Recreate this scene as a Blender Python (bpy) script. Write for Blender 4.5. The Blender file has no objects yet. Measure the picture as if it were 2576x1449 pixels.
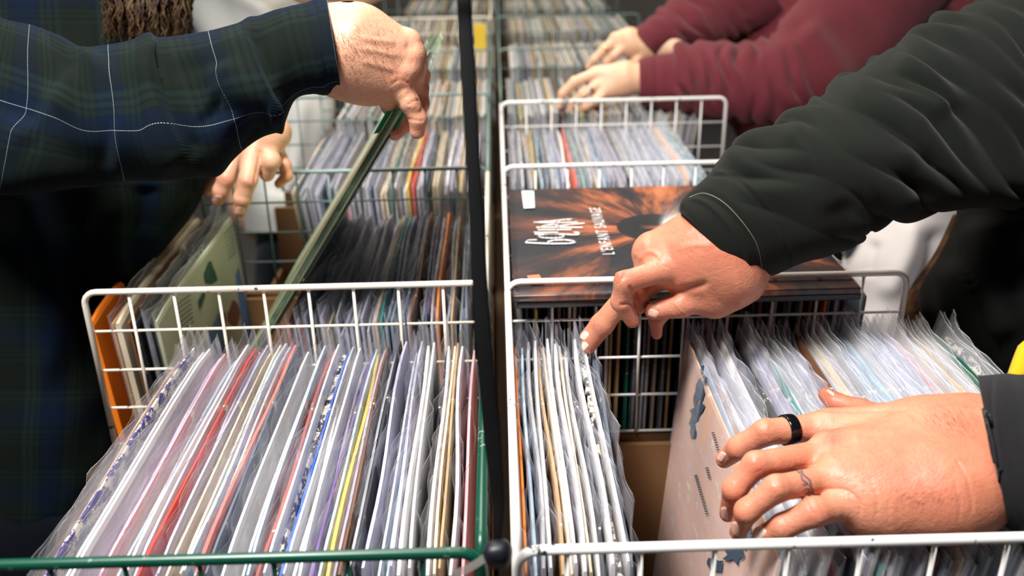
import bpy, math, random
import numpy as np
from mathutils import Vector, Matrix, Euler
from mathutils.bvhtree import BVHTree
random.seed(7); rng = np.random.default_rng(7)
S = bpy.context.scene
# ------------------------------------------------------------------ camera, world, lights, exposure
FP = 2392.0; CX, CY = 1288.0, 724.5                  # focal length in pixels of the 2576x1449 frame
_ey = np.array([-48, 1044.5, -FP]); _ey /= np.linalg.norm(_ey)
_ez = -np.array([112, -5476, -FP]); _ez = _ez - _ez.dot(_ey) * _ey; _ez /= np.linalg.norm(_ez)
_ex = np.cross(_ey, _ez)
RW = np.array([_ex, _ey, _ez])                       # camera space -> world
EYE = np.array([0.0, 0.0, 1.5])
cam_d = bpy.data.cameras.new('camera'); cam = bpy.data.objects.new('camera', cam_d)
S.collection.objects.link(cam); S.camera = cam
cam_d.sensor_width = 36; cam_d.lens = 36 * FP / 2576
cam.matrix_world = Matrix.Translation(Vector(EYE)) @ Matrix(RW.tolist()).to_4x4()
cam_d.clip_start = 0.02
cam_d.dof.use_dof = True; cam_d.dof.focus_distance = 0.72; cam_d.dof.aperture_fstop = 5.6
S.view_settings.view_transform = 'Standard'; S.view_settings.look = 'None'
S.view_settings.exposure = 0.56; S.view_settings.gamma = 1; S.view_settings.use_curve_mapping = False
S.cycles.max_bounces = 8; S.cycles.transparent_max_bounces = 24; S.cycles.caustics_reflective = False; S.cycles.caustics_refractive = False
W = bpy.data.worlds.new('world'); S.world = W; W.use_nodes = True
W.node_tree.nodes['Background'].inputs[0].default_value = (0.55, 0.62, 0.75, 1)
W.node_tree.nodes['Background'].inputs[1].default_value = 0.05
def area(name, loc, target, size, power, color, size_y=None, shape=None):
    d = bpy.data.lights.new(name, 'AREA'); d.size = size; d.energy = power; d.color = color
    if size_y: d.shape = 'RECTANGLE'; d.size_y = size_y
    if shape: d.shape = shape
    o = bpy.data.objects.new(name, d); S.collection.objects.link(o); o.location = loc
    o.rotation_euler = (Vector(target) - Vector(loc)).to_track_quat('-Z', 'Y').to_euler()
    return o
area('key_lamp', (-0.42, 0.22, 2.45), (0.05, 0.62, 1.1), 0.35, 35, (1.0, 0.97, 0.95))
area('ceiling_lamp', (-0.25, 1.6, 3.0), (0.0, 1.7, 1.0), 0.7, 24, (1.0, 0.93, 0.80))
area('ceiling_lamp', (-0.2, 3.4, 3.0), (0.0, 3.0, 1.0), 1.2, 26, (1.0, 0.90, 0.74))
# ------------------------------------------------------------------ helpers
def ray(px, py): return RW @ np.array([(px - CX) / FP, -(py - CY) / FP, -1.0])
def P(px, py, z): return EYE + ray(px, py) * z               # point at depth z along the optical axis
def onZ(px, py, h):                                          # point h below eye level
    r = ray(px, py); return EYE + r * (-h / r[2])
def onY(px, py, Y): r = ray(px, py); return EYE + r * (Y / r[1])
def depth(w): return float(-(RW.T @ (np.asarray(w) - EYE))[2])
def proj(w):
    c = (np.asarray(w) - EYE) @ RW
    return np.stack([CX + FP * c[..., 0] / -c[..., 2], CY - FP * c[..., 1] / -c[..., 2]], -1)
def link(o, parent=None):
    S.collection.objects.link(o)
    if parent is not None: o.parent = parent
    return o
def tag(o, label=None, cat=None, group=None, kind=None):
    for k, v in (('label', label), ('category', cat), ('group', group), ('kind', kind)):
        if v: o[k] = v
    return o
def empty(name, loc=(0, 0, 0), label=None, cat=None, group=None, rot=(0, 0, 0)):
    o = bpy.data.objects.new(name, None); link(o); o.location = loc; o.rotation_euler = rot; o.empty_display_size = .05
    return tag(o, label, cat, group)
def mesh_obj(name, V, F, mat, parent=None, smooth=True, loc=None):
    m = bpy.data.meshes.new(name)
    m.from_pydata([tuple(map(float, v)) for v in V], [], [tuple(map(int, f)) for f in F]); m.update()
    if smooth: m.polygons.foreach_set('use_smooth', [True] * len(m.polygons))
    if mat: m.materials.append(mat)
    o = bpy.data.objects.new(name, m); link(o, parent)
    if parent is not None: o.matrix_parent_inverse = Matrix.Translation(parent.location).inverted() if False else Matrix.Identity(4)
    if loc is not None: o.location = loc
    return o
def rel(V, parent): return np.asarray(V, float) - np.asarray(parent.location)
def box_vf(c, s, bev=0.0):
    c = np.asarray(c, float); s = np.asarray(s, float) / 2
    if bev <= 0:
        V = [c + s * np.array(k) for k in ((-1,-1,-1),(1,-1,-1),(1,1,-1),(-1,1,-1),(-1,-1,1),(1,-1,1),(1,1,1),(-1,1,1))]
        return V, [(0,3,2,1),(4,5,6,7),(0,1,5,4),(1,2,6,5),(2,3,7,6),(3,0,4,7)]
    import bmesh
    bm = bmesh.new(); bmesh.ops.create_cube(bm, size=1)
    for v in bm.verts: v.co = Vector(c) + Vector((v.co.x * 2 * s[0], v.co.y * 2 * s[1], v.co.z * 2 * s[2]))
    bmesh.ops.bevel(bm, geom=bm.edges[:], offset=bev, segments=2, affect='EDGES', profile=.5)
    bm.verts.index_update()
    V = [tuple(v.co) for v in bm.verts]; F = [[v.index for v in f.verts] for f in bm.faces]; bm.free()
    return V, F
def tube_vf(path, r, n=8, closed=False, caps=True):
    path = [Vector(p) for p in path]; V = []; F = []; m = len(path)
    rs = r if hasattr(r, '__len__') else [r] * m
    up = None
    for i, p in enumerate(path):
        a = path[(i - 1) % m] if (closed or i > 0) else p
        b = path[(i + 1) % m] if (closed or i < m - 1) else p
        t = (b - a).normalized()
        if up is None:
            up = Vector((0, 0, 1)) if abs(t.z) < .9 else Vector((0, 1, 0))
        up = (up - t * up.dot(t)).normalized(); s = t.cross(up)
        for k in range(n):
            an = 2 * math.pi * k / n; V.append(p + (up * math.cos(an) + s * math.sin(an)) * rs[i])
    for i in range(m if closed else m - 1):
        for k in range(n):
            a = i * n + k; b = i * n + (k + 1) % n; c = ((i + 1) % m) * n + (k + 1) % n; d = ((i + 1) % m) * n + k
            F.append((a, b, c, d))
    if not closed and caps: F.append(tuple(range(n))[::-1]); F.append(tuple(range((m - 1) * n, m * n)))
    return V, F
def joinvf(parts):
    V = []; F = []
    for v, f in parts:
        k = len(V); V += list(v); F += [[i + k for i in q] for q in f]
    return V, F
# ------------------------------------------------------------------ materials
class NT:
    def __init__(s, name):
        s.m = bpy.data.materials.new(name); s.m.use_nodes = True; s.t = s.m.node_tree; s.n = s.t.nodes
        s.b = s.n['Principled BSDF']
    def node(s, typ, **k):
        n = s.n.new(typ)
        for a, v in k.items():
            if a.startswith('i_'): n.inputs[a[2:].replace('_', ' ')].default_value = v
            else: setattr(n, a, v)
        return n
    def L(s, a, b): s.t.links.new(a, b)
    def math(s, op, a, b=None, c=None, clamp=False):
        n = s.n.new('ShaderNodeMath'); n.operation = op; n.use_clamp = clamp
        for i, v in enumerate((a, b, c)):
            if v is None: continue
            if isinstance(v, (int, float)): n.inputs[i].default_value = v
            else: s.L(v, n.inputs[i])
        return n.outputs[0]
    def mix(s, fac, a, b, mode='MIX'):
        n = s.n.new('ShaderNodeMix'); n.data_type = 'RGBA'; n.blend_type = mode
        for i, v in ((0, fac), (6, a), (7, b)):
            if isinstance(v, (int, float)): n.inputs[i].default_value = v
            elif isinstance(v, tuple): n.inputs[i].default_value = (*v[:3], 1)
            else: s.L(v, n.inputs[i])
        return n.outputs[2]
    def noise(s, scale, detail=3, rough=.5, vec=None, dist=0):
        n = s.n.new('ShaderNodeTexNoise'); n.inputs['Scale'].default_value = scale; n.inputs['Detail'].default_value = detail
        n.inputs['Roughness'].default_value = rough; n.inputs['Distortion'].default_value = dist
        if vec is not None: s.L(vec, n.inputs['Vector'])
        return n.outputs[0]
    def ramp(s, v, stops):
        n = s.n.new('ShaderNodeValToRGB'); e = n.color_ramp.elements
        while len(e) < len(stops): e.new(.5)
        for i, (p, c) in enumerate(stops):
            e[i].position = p; e[i].color = (*c, 1) if len(c) == 3 else c
        s.L(v, n.inputs[0]); return n.outputs[0]
    def coord(s, which='Object'): return s.n.new('ShaderNodeTexCoord').outputs[which]
    def maprange(s, v, a, b, c=0, d=1):
        n = s.n.new('ShaderNodeMapRange')
        for i, x in enumerate((a, b, c, d)): n.inputs[i + 1].default_value = x
        s.L(v, n.inputs[0]); return n.outputs[0]
    def scaled(s, v, sc):
        n = s.n.new('ShaderNodeMapping'); n.inputs['Scale'].default_value = sc; s.L(v, n.inputs[0]); return n.outputs[0]
    def bump(s, h, strength=.3, dist=.001):
        n = s.n.new('ShaderNodeBump'); n.inputs['Strength'].default_value = strength; n.inputs['Distance'].default_value = dist
        s.L(h, n.inputs['Height']); s.L(n.outputs[0], s.b.inputs['Normal'])
    def set(s, col=None, rough=None, spec=None, metal=None):
        if col is not None:
            if isinstance(col, tuple): s.b.inputs['Base Color'].default_value = (*col[:3], 1)
            else: s.L(col, s.b.inputs['Base Color'])
        if rough is not None: s.b.inputs['Roughness'].default_value = rough
        if spec is not None: s.b.inputs['Specular IOR Level'].default_value = spec
        if metal is not None: s.b.inputs['Metallic'].default_value = metal
        return s.m
def plain(name, col, rough=.6, spec=.4, metal=0, var=.12, scale=30, bump=0):
    t = NT(name); n = t.noise(scale, 4, .6, t.coord())
    a = tuple(c * (1 - var) for c in col); b = tuple(min(1, c * (1 + var)) for c in col)
    t.set(t.mix(n, a, b), rough, spec, metal)
    if bump: t.bump(n, bump, .0006)
    return t.m
def painted(name, col, under):                       # wire paint with chips showing what lies under
    t = NT(name); c = t.coord()
    big = t.noise(26, 3, .6, c); fine = t.noise(190, 3, .7, c)
    f = t.math('ADD', t.math('MULTIPLY', big, .62), t.math('MULTIPLY', fine, .38))
    f = t.maprange(f, .605, .618)
    t.set(t.mix(f, t.mix(t.noise(9, 2, .5, c), tuple(x * .88 for x in col), col), under), .32, .5)
    t.bump(f, -.5, .0006)
    return t.m
M_white = painted('white_wire_paint', (.86, .84, .80), (.03, .035, .045))
M_cream = painted('cream_wire_paint', (.85, .78, .66), (.035, .035, .04))
M_green = painted('green_wire_paint', (.0015, .060, .034), (.16, .2, .18))
M_dull = painted('grey_green_wire_paint', (.16, .24, .22), (.05, .07, .07))
M_card = plain('brown_bin_board', (.20, .105, .045), .8, .2, var=.25, scale=14)
M_wood = plain('table_wood', (.20, .12, .07), .6, .3, var=.3, scale=8)
M_floor = plain('floor_vinyl', (.10, .095, .10), .5, .3, var=.4, scale=5)
M_wall = plain('wall_paint', (.20, .19, .17), .8, .2, var=.3, scale=2)
def jacket_mat(name, col, wear=.25, flake=False):
    t = NT(name); c = t.coord()
    oi = t.node('ShaderNodeObjectInfo').outputs['Random']
    n1 = t.noise(60 if not flake else 120, 4, .75, t.scaled(c, (1, .6, 1)))
    lo, hi = (.70 - wear * .35, .74 - wear * .3) if not flake else (.50, .53)
    f = t.maprange(n1, lo, hi)
    base = t.mix(t.noise(7, 2, .5, c), tuple(x * .72 for x in col), tuple(min(1, x * 1.12) for x in col))
    wc = (.78, .70, .56)
    t.set(t.mix(f, base, wc), .55, .3); return t.m
COL = {  # linear-ish colours of the jacket edges
 'white': (.84, .82, .82), 'cream': (.82, .70, .52), 'pale grey': (.55, .56, .60), 'lilac grey': (.48, .46, .58), 'pale blue': (.45, .58, .70),
 'slate grey': (.12, .15, .20), 'blue grey': (.22, .28, .36), 'black': (.012, .014, .02), 'charcoal': (.035, .04, .05), 'navy': (.02, .03, .12),
 'pink': (.80, .38, .42), 'peach': (.85, .55, .38), 'bright red': (.85, .06, .03), 'salmon': (.85, .22, .16), 'brick red': (.45, .08, .05),
 'orange': (.85, .25, .03), 'tan': (.50, .32, .16), 'brown': (.18, .08, .04), 'gold': (.70, .42, .08), 'yellow': (.80, .58, .10),
 'royal blue': (.03, .12, .55), 'teal': (.02, .30, .30), 'dark green': (.01, .12, .07), 'mint green': (.35, .55, .48), 'purple': (.16, .08, .30), 'olive': (.25, .24, .10)}
JM = {k: jacket_mat('jacket_' + k.replace(' ', '_'), v) for k, v in COL.items()}
JM['black flaked'] = jacket_mat('jacket_black_flaked', (.012, .014, .02), flake=True)
JM['navy flaked'] = jacket_mat('jacket_navy_flaked', (.03, .02, .20), flake=True)
def film_mat(name, col, a):
    t = NT(name); c = t.coord(); n = t.noise(25, 3, .6, t.scaled(c, (1, .5, 2)))
    t.set(col, .22, .8); t.L(t.maprange(n, .3, .7, a * .5, a * 1.5), t.b.inputs['Alpha'])
    t.bump(t.noise(45, 3, .5, t.scaled(c, (1, .3, 1))), .5, .002); return t.m
FILMS = [film_mat('clear_plastic', (.84, .85, .94), .12), film_mat('clear_plastic_hazy', (.82, .84, .95), .22), film_mat('clear_plastic_warm', (.90, .87, .84), .15)]
M_edge_glint = film_mat('plastic_edge_glint', (.92, .93, .96), .80)  # whiter, denser strip: paints in the light a film edge catches
M_clear = film_mat('clear_plastic_thin', (.75, .78, .80), .16)
# ------------------------------------------------------------------ the setting
def struct(name, V, F, m):
    o = mesh_obj(name, V, F, m, smooth=False); o['kind'] = 'structure'; return o
struct('floor', *box_vf((0, 2.5, -.05), (9, 9, .1)), M_floor)
struct('wall_back', *box_vf((0, 6.55, 1.6), (9, .1, 3.3)), M_wall)
# ------------------------------------------------------------------ record bins
ROWS = [(.425, .795), (.803, 1.168), (1.176, 1.548), (1.62, 2.03), (2.06, 2.52), (2.56, 3.0), (3.04, 3.46)]
ZR = 1.5 - .345; PITCH = .0412
def wire_panel(root, x0, x1, y, z0, top_r, m, thin=.0014, round_l=True, round_r=True, first=None):
    """an upright grid panel across the aisle direction: rim, upright wires, cross wires"""
    rc = .012; pts = []
    def arc(cx, cz, a0, a1): return [(cx + rc * math.cos(a), y, cz + rc * math.sin(a)) for a in np.linspace(a0, a1, 6)]
    pts += [(x0, y, z0)] + arc(x0 + rc, ZR - rc, math.pi, math.pi / 2) + arc(x1 - rc, ZR - rc, math.pi / 2, 0) + [(x1, y, z0)]
    mesh_obj('rim_wire', rel(tube_vf(pts, top_r, 10)[0], root), tube_vf(pts, top_r, 10)[1], m, root)
    k = 1; x = (first if first is not None else x0 + PITCH)
    Vp, Fp = tube_vf([(0, 0, z0 - ZR), (0, 0, -.0005)], thin, 8); up = None
    knob = [(0, 0, -.004), (0, 0, -.001)]; Vk, Fk = tube_vf(knob, thin * 1.5, 8); Vp, Fp = joinvf([(Vp, Fp), (Vk, Fk)])
    while x < x1 - .006:
        if up is None:
            up = mesh_obj('upright_wire', Vp, Fp, m, root); o = up
        else:
            o = bpy.data.objects.new('upright_wire', up.data); link(o, root)
        o.location = Vector((x, y + .0005, ZR)) - root.location; x += PITCH
    Vp, Fp = tube_vf([(x0, 0, 0), (x1, 0, 0)], thin, 8); cr = None
    z = ZR - PITCH
    while z > z0 - .004:
        if cr is None: cr = mesh_obj('cross_wire', Vp, Fp, m, root); o = cr
        else: o = bpy.data.objects.new('cross_wire', cr.data); link(o, root)
        o.location = Vector((0, y + .0028, z)) - Vector((root.location.x, root.location.y, root.location.z)); z -= PITCH
def side_panel(root, x, y0, y1, z0, top_r, m, thin=.0014):
    pts = [(x, y0, z0), (x, y0, ZR - .010), (x, y0 + .003, ZR - .003), (x, y0 + .010, ZR), (x, y1 - .010, ZR), (x, y1 - .003, ZR - .003), (x, y1, ZR - .010), (x, y1, z0)]
    V, F = tube_vf(pts, top_r, 10); mesh_obj('side_rim', rel(V, root), F, m, root)
    V, F = tube_vf([(0, 0, z0 - ZR), (0, 0, 0)], thin, 8); up = None; y = y0 + PITCH
    while y < y1 - .01:
        if up is None: up = mesh_obj('side_upright_wire', V, F, m, root); o = up
        else: o = bpy.data.objects.new('side_upright_wire', up.data); link(o, root)
        o.location = Vector((x, y, ZR)) - root.location; y += PITCH
    V, F = tube_vf([(0, y0, 0), (0, y1, 0)], thin, 8); cr = None; z = ZR - PITCH
    while z > z0 - .004:
        if cr is None: cr = mesh_obj('side_cross_wire', V, F, m, root); o = cr
        else: o = bpy.data.objects.new('side_cross_wire', cr.data); link(o, root)
        o.location = Vector((x, 0, z)) - Vector(root.location); z -= PITCH
def make_bin(row, side, m, label, rim, back=None, front=True, xo=None, first=None):
    y0, y1 = ROWS[row]
    xa, xb = (-.385, -.016) if side == 'l' else (.004, .374)
    if xo is not None:
        if side == 'l': xa = xo
        else: xb = xo
    root = empty('wire_bin', ((xa + xb) / 2, (y0 + y1) / 2, .785), label, 'record bin', 'wire record bins')
    zb = 1.5 - .51
    bx0, bx1 = (xa, xb) if row else ((-.318, xb) if side == 'l' else (xa, .43))
    # brown board box below the wire guard
    t = .006; zt = zb - .004
    parts = [box_vf(((bx0 + bx1) / 2, (y0 + y1) / 2, .785), (bx1 - bx0, y1 - y0 - .012, .008)),
             box_vf(((bx0 + bx1) / 2, y1 - .006, (zt + .785) / 2), (bx1 - bx0, t, zt - .785)),
             box_vf(((bx0 + bx1) / 2, y0 + .006, (zt + .785) / 2), (bx1 - bx0, t, zt - .785)),
             box_vf(((bx0 if side == 'r' else bx1), (y0 + y1) / 2, (zt + .785) / 2), (t, y1 - y0 - .02, zt - .785)),
             box_vf(((bx1 if side == 'r' else bx0), (y0 + y1) / 2, .83), (t, y1 - y0 - .02, .09))]
    V, F = joinvf(parts); mesh_obj('board_box', rel(V, root), F, M_card, root, smooth=False)
    if front: wire_panel(root, xa, xb, y0, zb, rim, m, first=first)
    if back: wire_panel(root, xa, xb, y1, zb, rim, m, first=first)
    side_panel(root, xb if side == 'l' else xa, y0 + .006, y1 - .006, zb, rim, m)
    return root
make_bin(0, 'l', M_green, 'dark green wire bin at the front left, packed with records', .0034, xo=-.395, first=-.385 + .0065 - .0)
make_bin(0, 'r', M_white, 'white wire bin at the front right, thick white rim along the bottom of the view', .0031, xo=.45, first=.032)
make_bin(1, 'l', M_cream, 'chipped cream wire bin behind the front left one, orange records at its end', .0029)
make_bin(1, 'r', M_white, 'chipped white wire bin with sealed records lying flat on top', .0029)
make_bin(2, 'l', M_dull, 'grey-green wire bin in the third row on the left', .0026)
make_bin(2, 'r', M_white, 'white wire bin in the third row on the right, rounded rim before the maroon sleeve', .0030, back=True)
make_bin(3, 'l', M_dull, 'grey-green wire bin in the fourth row on the left', .0024)
make_bin(3, 'r', M_dull, 'bin in the fourth row on the right, under the hands with rings', .0018, front=False)
make_bin(4, 'l', M_dull, 'thin grey wire bin in the fifth row on the left', .0022)
make_bin(4, 'r', M_dull, 'thin grey wire bin in the fifth row on the right', .0022)
make_bin(5, 'l', M_cream, 'cream wire bin farthest back on the left of the strap', .0028)
make_bin(5, 'r', M_dull, 'grey-green wire bin farthest back on the right', .0022)
make_bin(6, 'l', M_dull, 'last wire bin of the left column, at the top edge of the view', .0022)
make_bin(6, 'r', M_dull, 'last wire bin of the right column, at the top edge of the view', .0022)
# the table that carries the bins
tb = empty('display_table', (0.02, 1.72, 0), 'long brown table under the record bins', 'table')
V, F = box_vf((0.03, 1.98, .762), (.90, 3.22, .036), .004); mesh_obj('tabletop', rel(V, tb), F, M_wood, tb, False)
for x in (-.36, .42):
    for y in (.45, 1.98, 3.50):
        V, F = box_vf((x, y, .372), (.05, .05, .744), .004); mesh_obj('leg', rel(V, tb), F, M_wood, tb, False)
# ------------------------------------------------------------------ records
JS = .312
def jacket_mesh(i, th):
    """card sleeve: a thin folded card with a slightly sagging top edge and soft corners"""
    n = 10; V = []; F = []
    prof = []
    for z, w in ((0, .7), (.01, 1), (.15, 1.05), (.29, 1), (.308, .95), (JS, .55)):
        prof.append((z, w))
    bow = rng.normal(0, .0014, 3)
    for j in range(n + 1):
        y = (j / n - .5) * JS; e = min(j, n - j) / n
        for s in (-1, 1):
            for z, w in prof:
                zz = z - (.0022 if (e < .001 and z > .3) else 0)
                x = s * th / 2 * w * (.75 if e < .001 else 1) + bow[0] * math.sin(j / n * math.pi) * (z / JS) + bow[1] * math.sin(j / n * 6.28) * (z / JS)
                V.append((x, y, zz))
    k = len(prof)
    for j in range(n):
        a = j * 2 * k; b = (j + 1) * 2 * k
        for q in range(k - 1):
            F.append((a + q, a + q + 1, b + q + 1, b + q)); F.append((a + k + q, b + k + q, b + k + q + 1, a + k + q + 1))
        F.append((a + k - 1, a + 2 * k - 1, b + 2 * k - 1, b + k - 1)); F.append((a, b, b + k, a + k))
    for j in (0, n):
        a = j * 2 * k
        for q in range(k - 1):
            f = (a + q, a + k + q, a + k + q + 1, a + q + 1); F.append(f if j == 0 else f[::-1])
    m = bpy.data.meshes.new('jacket'); m.from_pydata(V, [], F); m.update(); m.materials.append(JM['white'])
    return m
def film_mesh(th, up=.012, tip=.007, wav=.0040):
    """two sheets of a clear plastic outer sleeve, joined below, open and rippled above, with a glint painted along the cut edge and peaked corners"""
    n = 40; zs = (0.0, .10, .20, .26, .29, .305, .313, .3195, .3255, .3262); V = []; F = []; W2 = .1605
    tri = lambda x: 2 / math.pi * math.asin(math.sin(x))
    for s in (-1, 1):
        ph = rng.uniform(0, 6.28, 6); am = rng.uniform(.3, 1, 6); lift = rng.uniform(-.005, .004)
        for j in range(n + 1):
            t = j / n; y = (t * 2 - 1) * W2; e = min(t, 1 - t)
            wv = am[0] * math.sin(7 * t + ph[0]) + .8 * am[1] * tri(19 * t + ph[1]) + .5 * am[2] * tri(43 * t + ph[2])
            pk = tip * max(0, 1 - e / .08) if (t > .5) else tip * .3 * max(0, 1 - e / .05)
            for z in zs:
                f = max(0, (z - .20) / .126); f2 = max(0, (z - .305) / .02)
                x = s * (th / 2 + .0007) + wv * wav * f ** 1.8 + .0010 * f2 * am[3] * tri(61 * t + ph[3])
                if e < .03: x *= .5
                zz = z if z < .305 else z + (z - .305) / .0205 * (up - .0145 + lift + .0022 * tri(13 * t + ph[4]) + pk)
                V.append((x, y, zz))
    k = len(zs); mi = []
    for s in range(2):
        o = s * (n + 1) * k
        for j in range(n):
            for q in range(k - 1):
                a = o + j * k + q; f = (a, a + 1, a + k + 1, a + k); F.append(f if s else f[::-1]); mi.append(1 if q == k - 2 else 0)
    for j in (0, n):      # closed side edges
        for q in range(k - 2):
            a = j * k + q; b = (n + 1) * k + j * k + q; F.append((a, a + 1, b + 1, b)); mi.append(0)
    for j in range(n): a = j * k; b = (n + 1) * k + a; F.append((a, a + k, b + k, b)); mi.append(0)
    m = bpy.data.meshes.new('plastic_sleeve'); m.from_pydata(V, [], F); m.update()
    m.polygons.foreach_set('use_smooth', [True] * len(m.polygons)); m.materials.append(FILMS[0]); m.materials.append(M_edge_glint); m.polygons.foreach_set('material_index', mi); return m
JMESH = [jacket_mesh(i, t) for i, t in enumerate((.0030, .0034, .0040, .0034, .0044))]
JTHICK = [jacket_mesh(9, .0065), jacket_mesh(9, .0075)]
FMESH = [film_mesh(.0036) for _ in range(12)]; FBIG = [film_mesh(.0070) for _ in range(3)]
FFLAT = [film_mesh(.0030, .006, .003, .0012) for _ in range(5)]
def record(x_top, y, z_top, lean, colour, label, group, thick=False, film=True, yaw=0, pitch=0, flat=False):
    """x_top: where its top edge stands; lean>0 tips the top towards +x"""
    bx = x_top - math.sin(lean) * JS; bz = z_top - math.cos(lean) * JS
    r = empty('record', (bx, y, bz), label, 'record', group, rot=(pitch, lean, yaw))
    j = bpy.data.objects.new('jacket', random.choice(JTHICK if thick else JMESH)); link(j, r)
    j.material_slots[0].link = 'OBJECT'; j.material_slots[0].material = JM[colour]
    if film:
        f = bpy.data.objects.new('plastic_sleeve', random.choice(FBIG if thick else (FFLAT if flat else FMESH))); link(f, r)
        f.material_slots[0].link = 'OBJECT'; f.material_slots[0].material = random.choice(FILMS)
    return r
ORD = ['', 'first', 'second', 'third', 'fourth', 'fifth', 'sixth', 'seventh', 'eighth', 'ninth', 'tenth', 'eleventh', 'twelfth', 'thirteenth', 'fourteenth', 'fifteenth', 'sixteenth']
def nice(c): return c.replace('black flaked', 'scuffed black').replace('navy flaked', 'scuffed navy')
def pack(x0, x1, yc, ztop, n, lean0, lean1, base, feats, where, group, film=.9, flat=False, jit=.008, first_label=None):
    """n records between x0 and x1; feats: {x: colour} for the ones that stand out"""
    gp_ = [random.choice((.6, .8, 1, 1, 1.2, 1.9)) for _ in range(n - 1)]; cs_ = np.concatenate([[0], np.cumsum(gp_)]) / sum(gp_)
    xs = [x0 + (x1 - x0) * float(cs_[i]) for i in range(n)]
    cols = [None] * n; marks = {}
    for fx, c in feats:
        i = min((i for i in range(n) if cols[i] is None), key=lambda i: abs(xs[i] - fx)); cols[i] = c; marks[i] = c
    cnt = {}
    for c in cols:
        if c: cnt[c] = cnt.get(c, 0) + 1
    for i in range(n):
        if cols[i] is None: cols[i] = random.choice(base)
    full = {}
    for c in cols: full[c] = full.get(c, 0) + 1
    anchors = [i for i in range(n) if full[cols[i]] == 1]
    out = []
    for i in range(n):
        c = cols[i]
        if i in anchors: lab = f'the only {nice(c)} record edge, {where}'
        else:
            left = [a for a in anchors if a < i]; right = [a for a in anchors if a > i]
            a, sd = (left[-1], 'right') if left else ((right[0], 'left') if right else (None, 'right'))
            d = abs(i - a) if a is not None else i + 1
            o = ORD[min(d, 16)]
            ref = f'the {nice(cols[a])} one' if a is not None else 'the wire side'
            if d == 1: lab = f'{nice(c)} record just {sd} of {ref}, {where}'
            else: lab = f'{nice(c)} record, {o} {sd} of {ref}, {where}'
        if first_label and i in first_label: lab = first_label[i]
        t = i / (n - 1); th = 'flaked' in c and (c.startswith('black'))
        z = ztop + random.uniform(-jit, jit * .6)
        if random.random() < .15: z -= .010
        out.append(record(xs[i], yc + random.uniform(-.004, .004), z, lean0 + (lean1 - lean0) * t + random.uniform(-.004, .004), c, lab, group,
                          thick=th, film=random.random() < film, yaw=random.uniform(-.011, .011), flat=flat))
    return out
def X(px, py, h=.397): return float(onZ(px, py, h)[0])
ZT = 1.5 - .397
LIGHT = ['white'] * 7 + ['pale grey'] * 4 + ['cream'] * 2 + ['lilac grey'] * 3 + ['pale blue'] * 2
fl = [(289,'peach'),(320,'cream'),(352,'navy flaked'),(385,'blue grey'),(408,'lilac grey'),(430,'pink'),(452,'gold'),(480,'white'),(500,'white'),(522,'bright red'),(548,'pink'),(574,'cream'),
      (592,'charcoal'),(620,'pale blue'),(646,'salmon'),(667,'slate grey'),(687,'white'),(713,'white'),(744,'pale blue'),(762,'brick red'),(790,'black flaked'),(806,'royal blue'),(837,'white'),(868,'purple'),
      (899,'yellow'),(925,'brown'),(946,'pale grey'),(961,'charcoal'),(982,'lilac grey'),(1013,'pale blue'),(1039,'white'),(1065,'white'),(1096,'black'),(1116,'cream'),(1132,'tan'),(1152,'pale grey'),(1194,'pink')]
pack(-.300, -.029, .630, ZT, 58, -.10, .0, LIGHT, [(X(a, 1100), c) for a, c in fl], 'front left bin', 'records packed in the front left green bin')
f1 = [(1285,'orange'),(1310,'pale blue'),(1372,'tan'),(1400,'white'),(1425,'cream'),(1455,'charcoal'),(1485,'black flaked'),(1505,'slate grey'),(1522,'black')]
pack(.010, .0815, .630, ZT, 16, .0, -.02, ['white'] * 6 + ['cream', 'pale grey'], [(X(a, 1000), c) for a, c in f1], 'stack beside the strap', 'records in the short stack by the strap')
f2 = [(1788,'tan'),(1822,'navy'),(1850,'white'),(1870,'brick red'),(1905,'charcoal'),(1960,'teal'),(2000,'pale grey'),(2050,'brown'),(2098,'cream'),(2150,'slate grey'),(2235,'black'),(2325,'salmon'),(2360,'tan'),(2395,'gold'),(2425,'olive'),(2450,'dark green'),(2480,'black flaked')]
pack(.176, .412, .631, ZT, 46, .07, .20, ['white'] * 4 + ['pale grey'] * 5 + ['pale blue'] * 4 + ['lilac grey'] * 3 + ['blue grey'] * 2, [(X(a, 930), c) for a, c in f2], 'under the spread hand', 'records under the spread hand')
MID = ['slate grey'] * 3 + ['blue grey'] * 6 + ['charcoal'] * 2 + ['pale grey'] * 6 + ['lilac grey'] * 4
f3 = [(815,'pink'),(840,'brick red'),(868,'black'),(905,'cream'),(1000,'peach'),(1012,'teal'),(1075,'brown'),(1100,'navy'),(1150,'tan'),(1130,'orange')]
pack(-.212, -.038, 1.0, ZT, 36, -.08, 0, MID, [(X(a, 600), c) for a, c in f3], 'cream bin', 'records standing in the cream bin')
f4 = [(1330,'tan'),(1345,'yellow'),(1430,'salmon'),(1455,'mint green'),(1480,'cream'),(1560,'charcoal'),(1625,'navy'),(1700,'peach'),(1722,'teal'),(1735,'olive')]
pack(.017, .290, 1.425, ZT, 48, .0, .16, ['pale grey'] * 5 + ['blue grey'] * 3 + ['lilac grey'] * 4 + ['pale blue'] * 2 + ['white'], [(X(a, 400), c) for a, c in f4], 'third-row right bin', 'records in the third-row right bin')
f5 = [(900,'salmon'),(985,'cream'),(1000,'dark green'),(1020,'brown'),(1045,'yellow'),(1060,'bright red'),(1090,'charcoal'),(1165,'gold')]
pack(-.290, -.035, 1.425, ZT, 44, -.12, 0, ['pale grey'] * 5 + ['cream'] * 3 + ['lilac grey'] * 3 + ['slate grey'] * 2 + ['white'] * 2, [(X(a, 400), c) for a, c in f5], 'third-row left bin', 'records in the third-row left bin')
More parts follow.
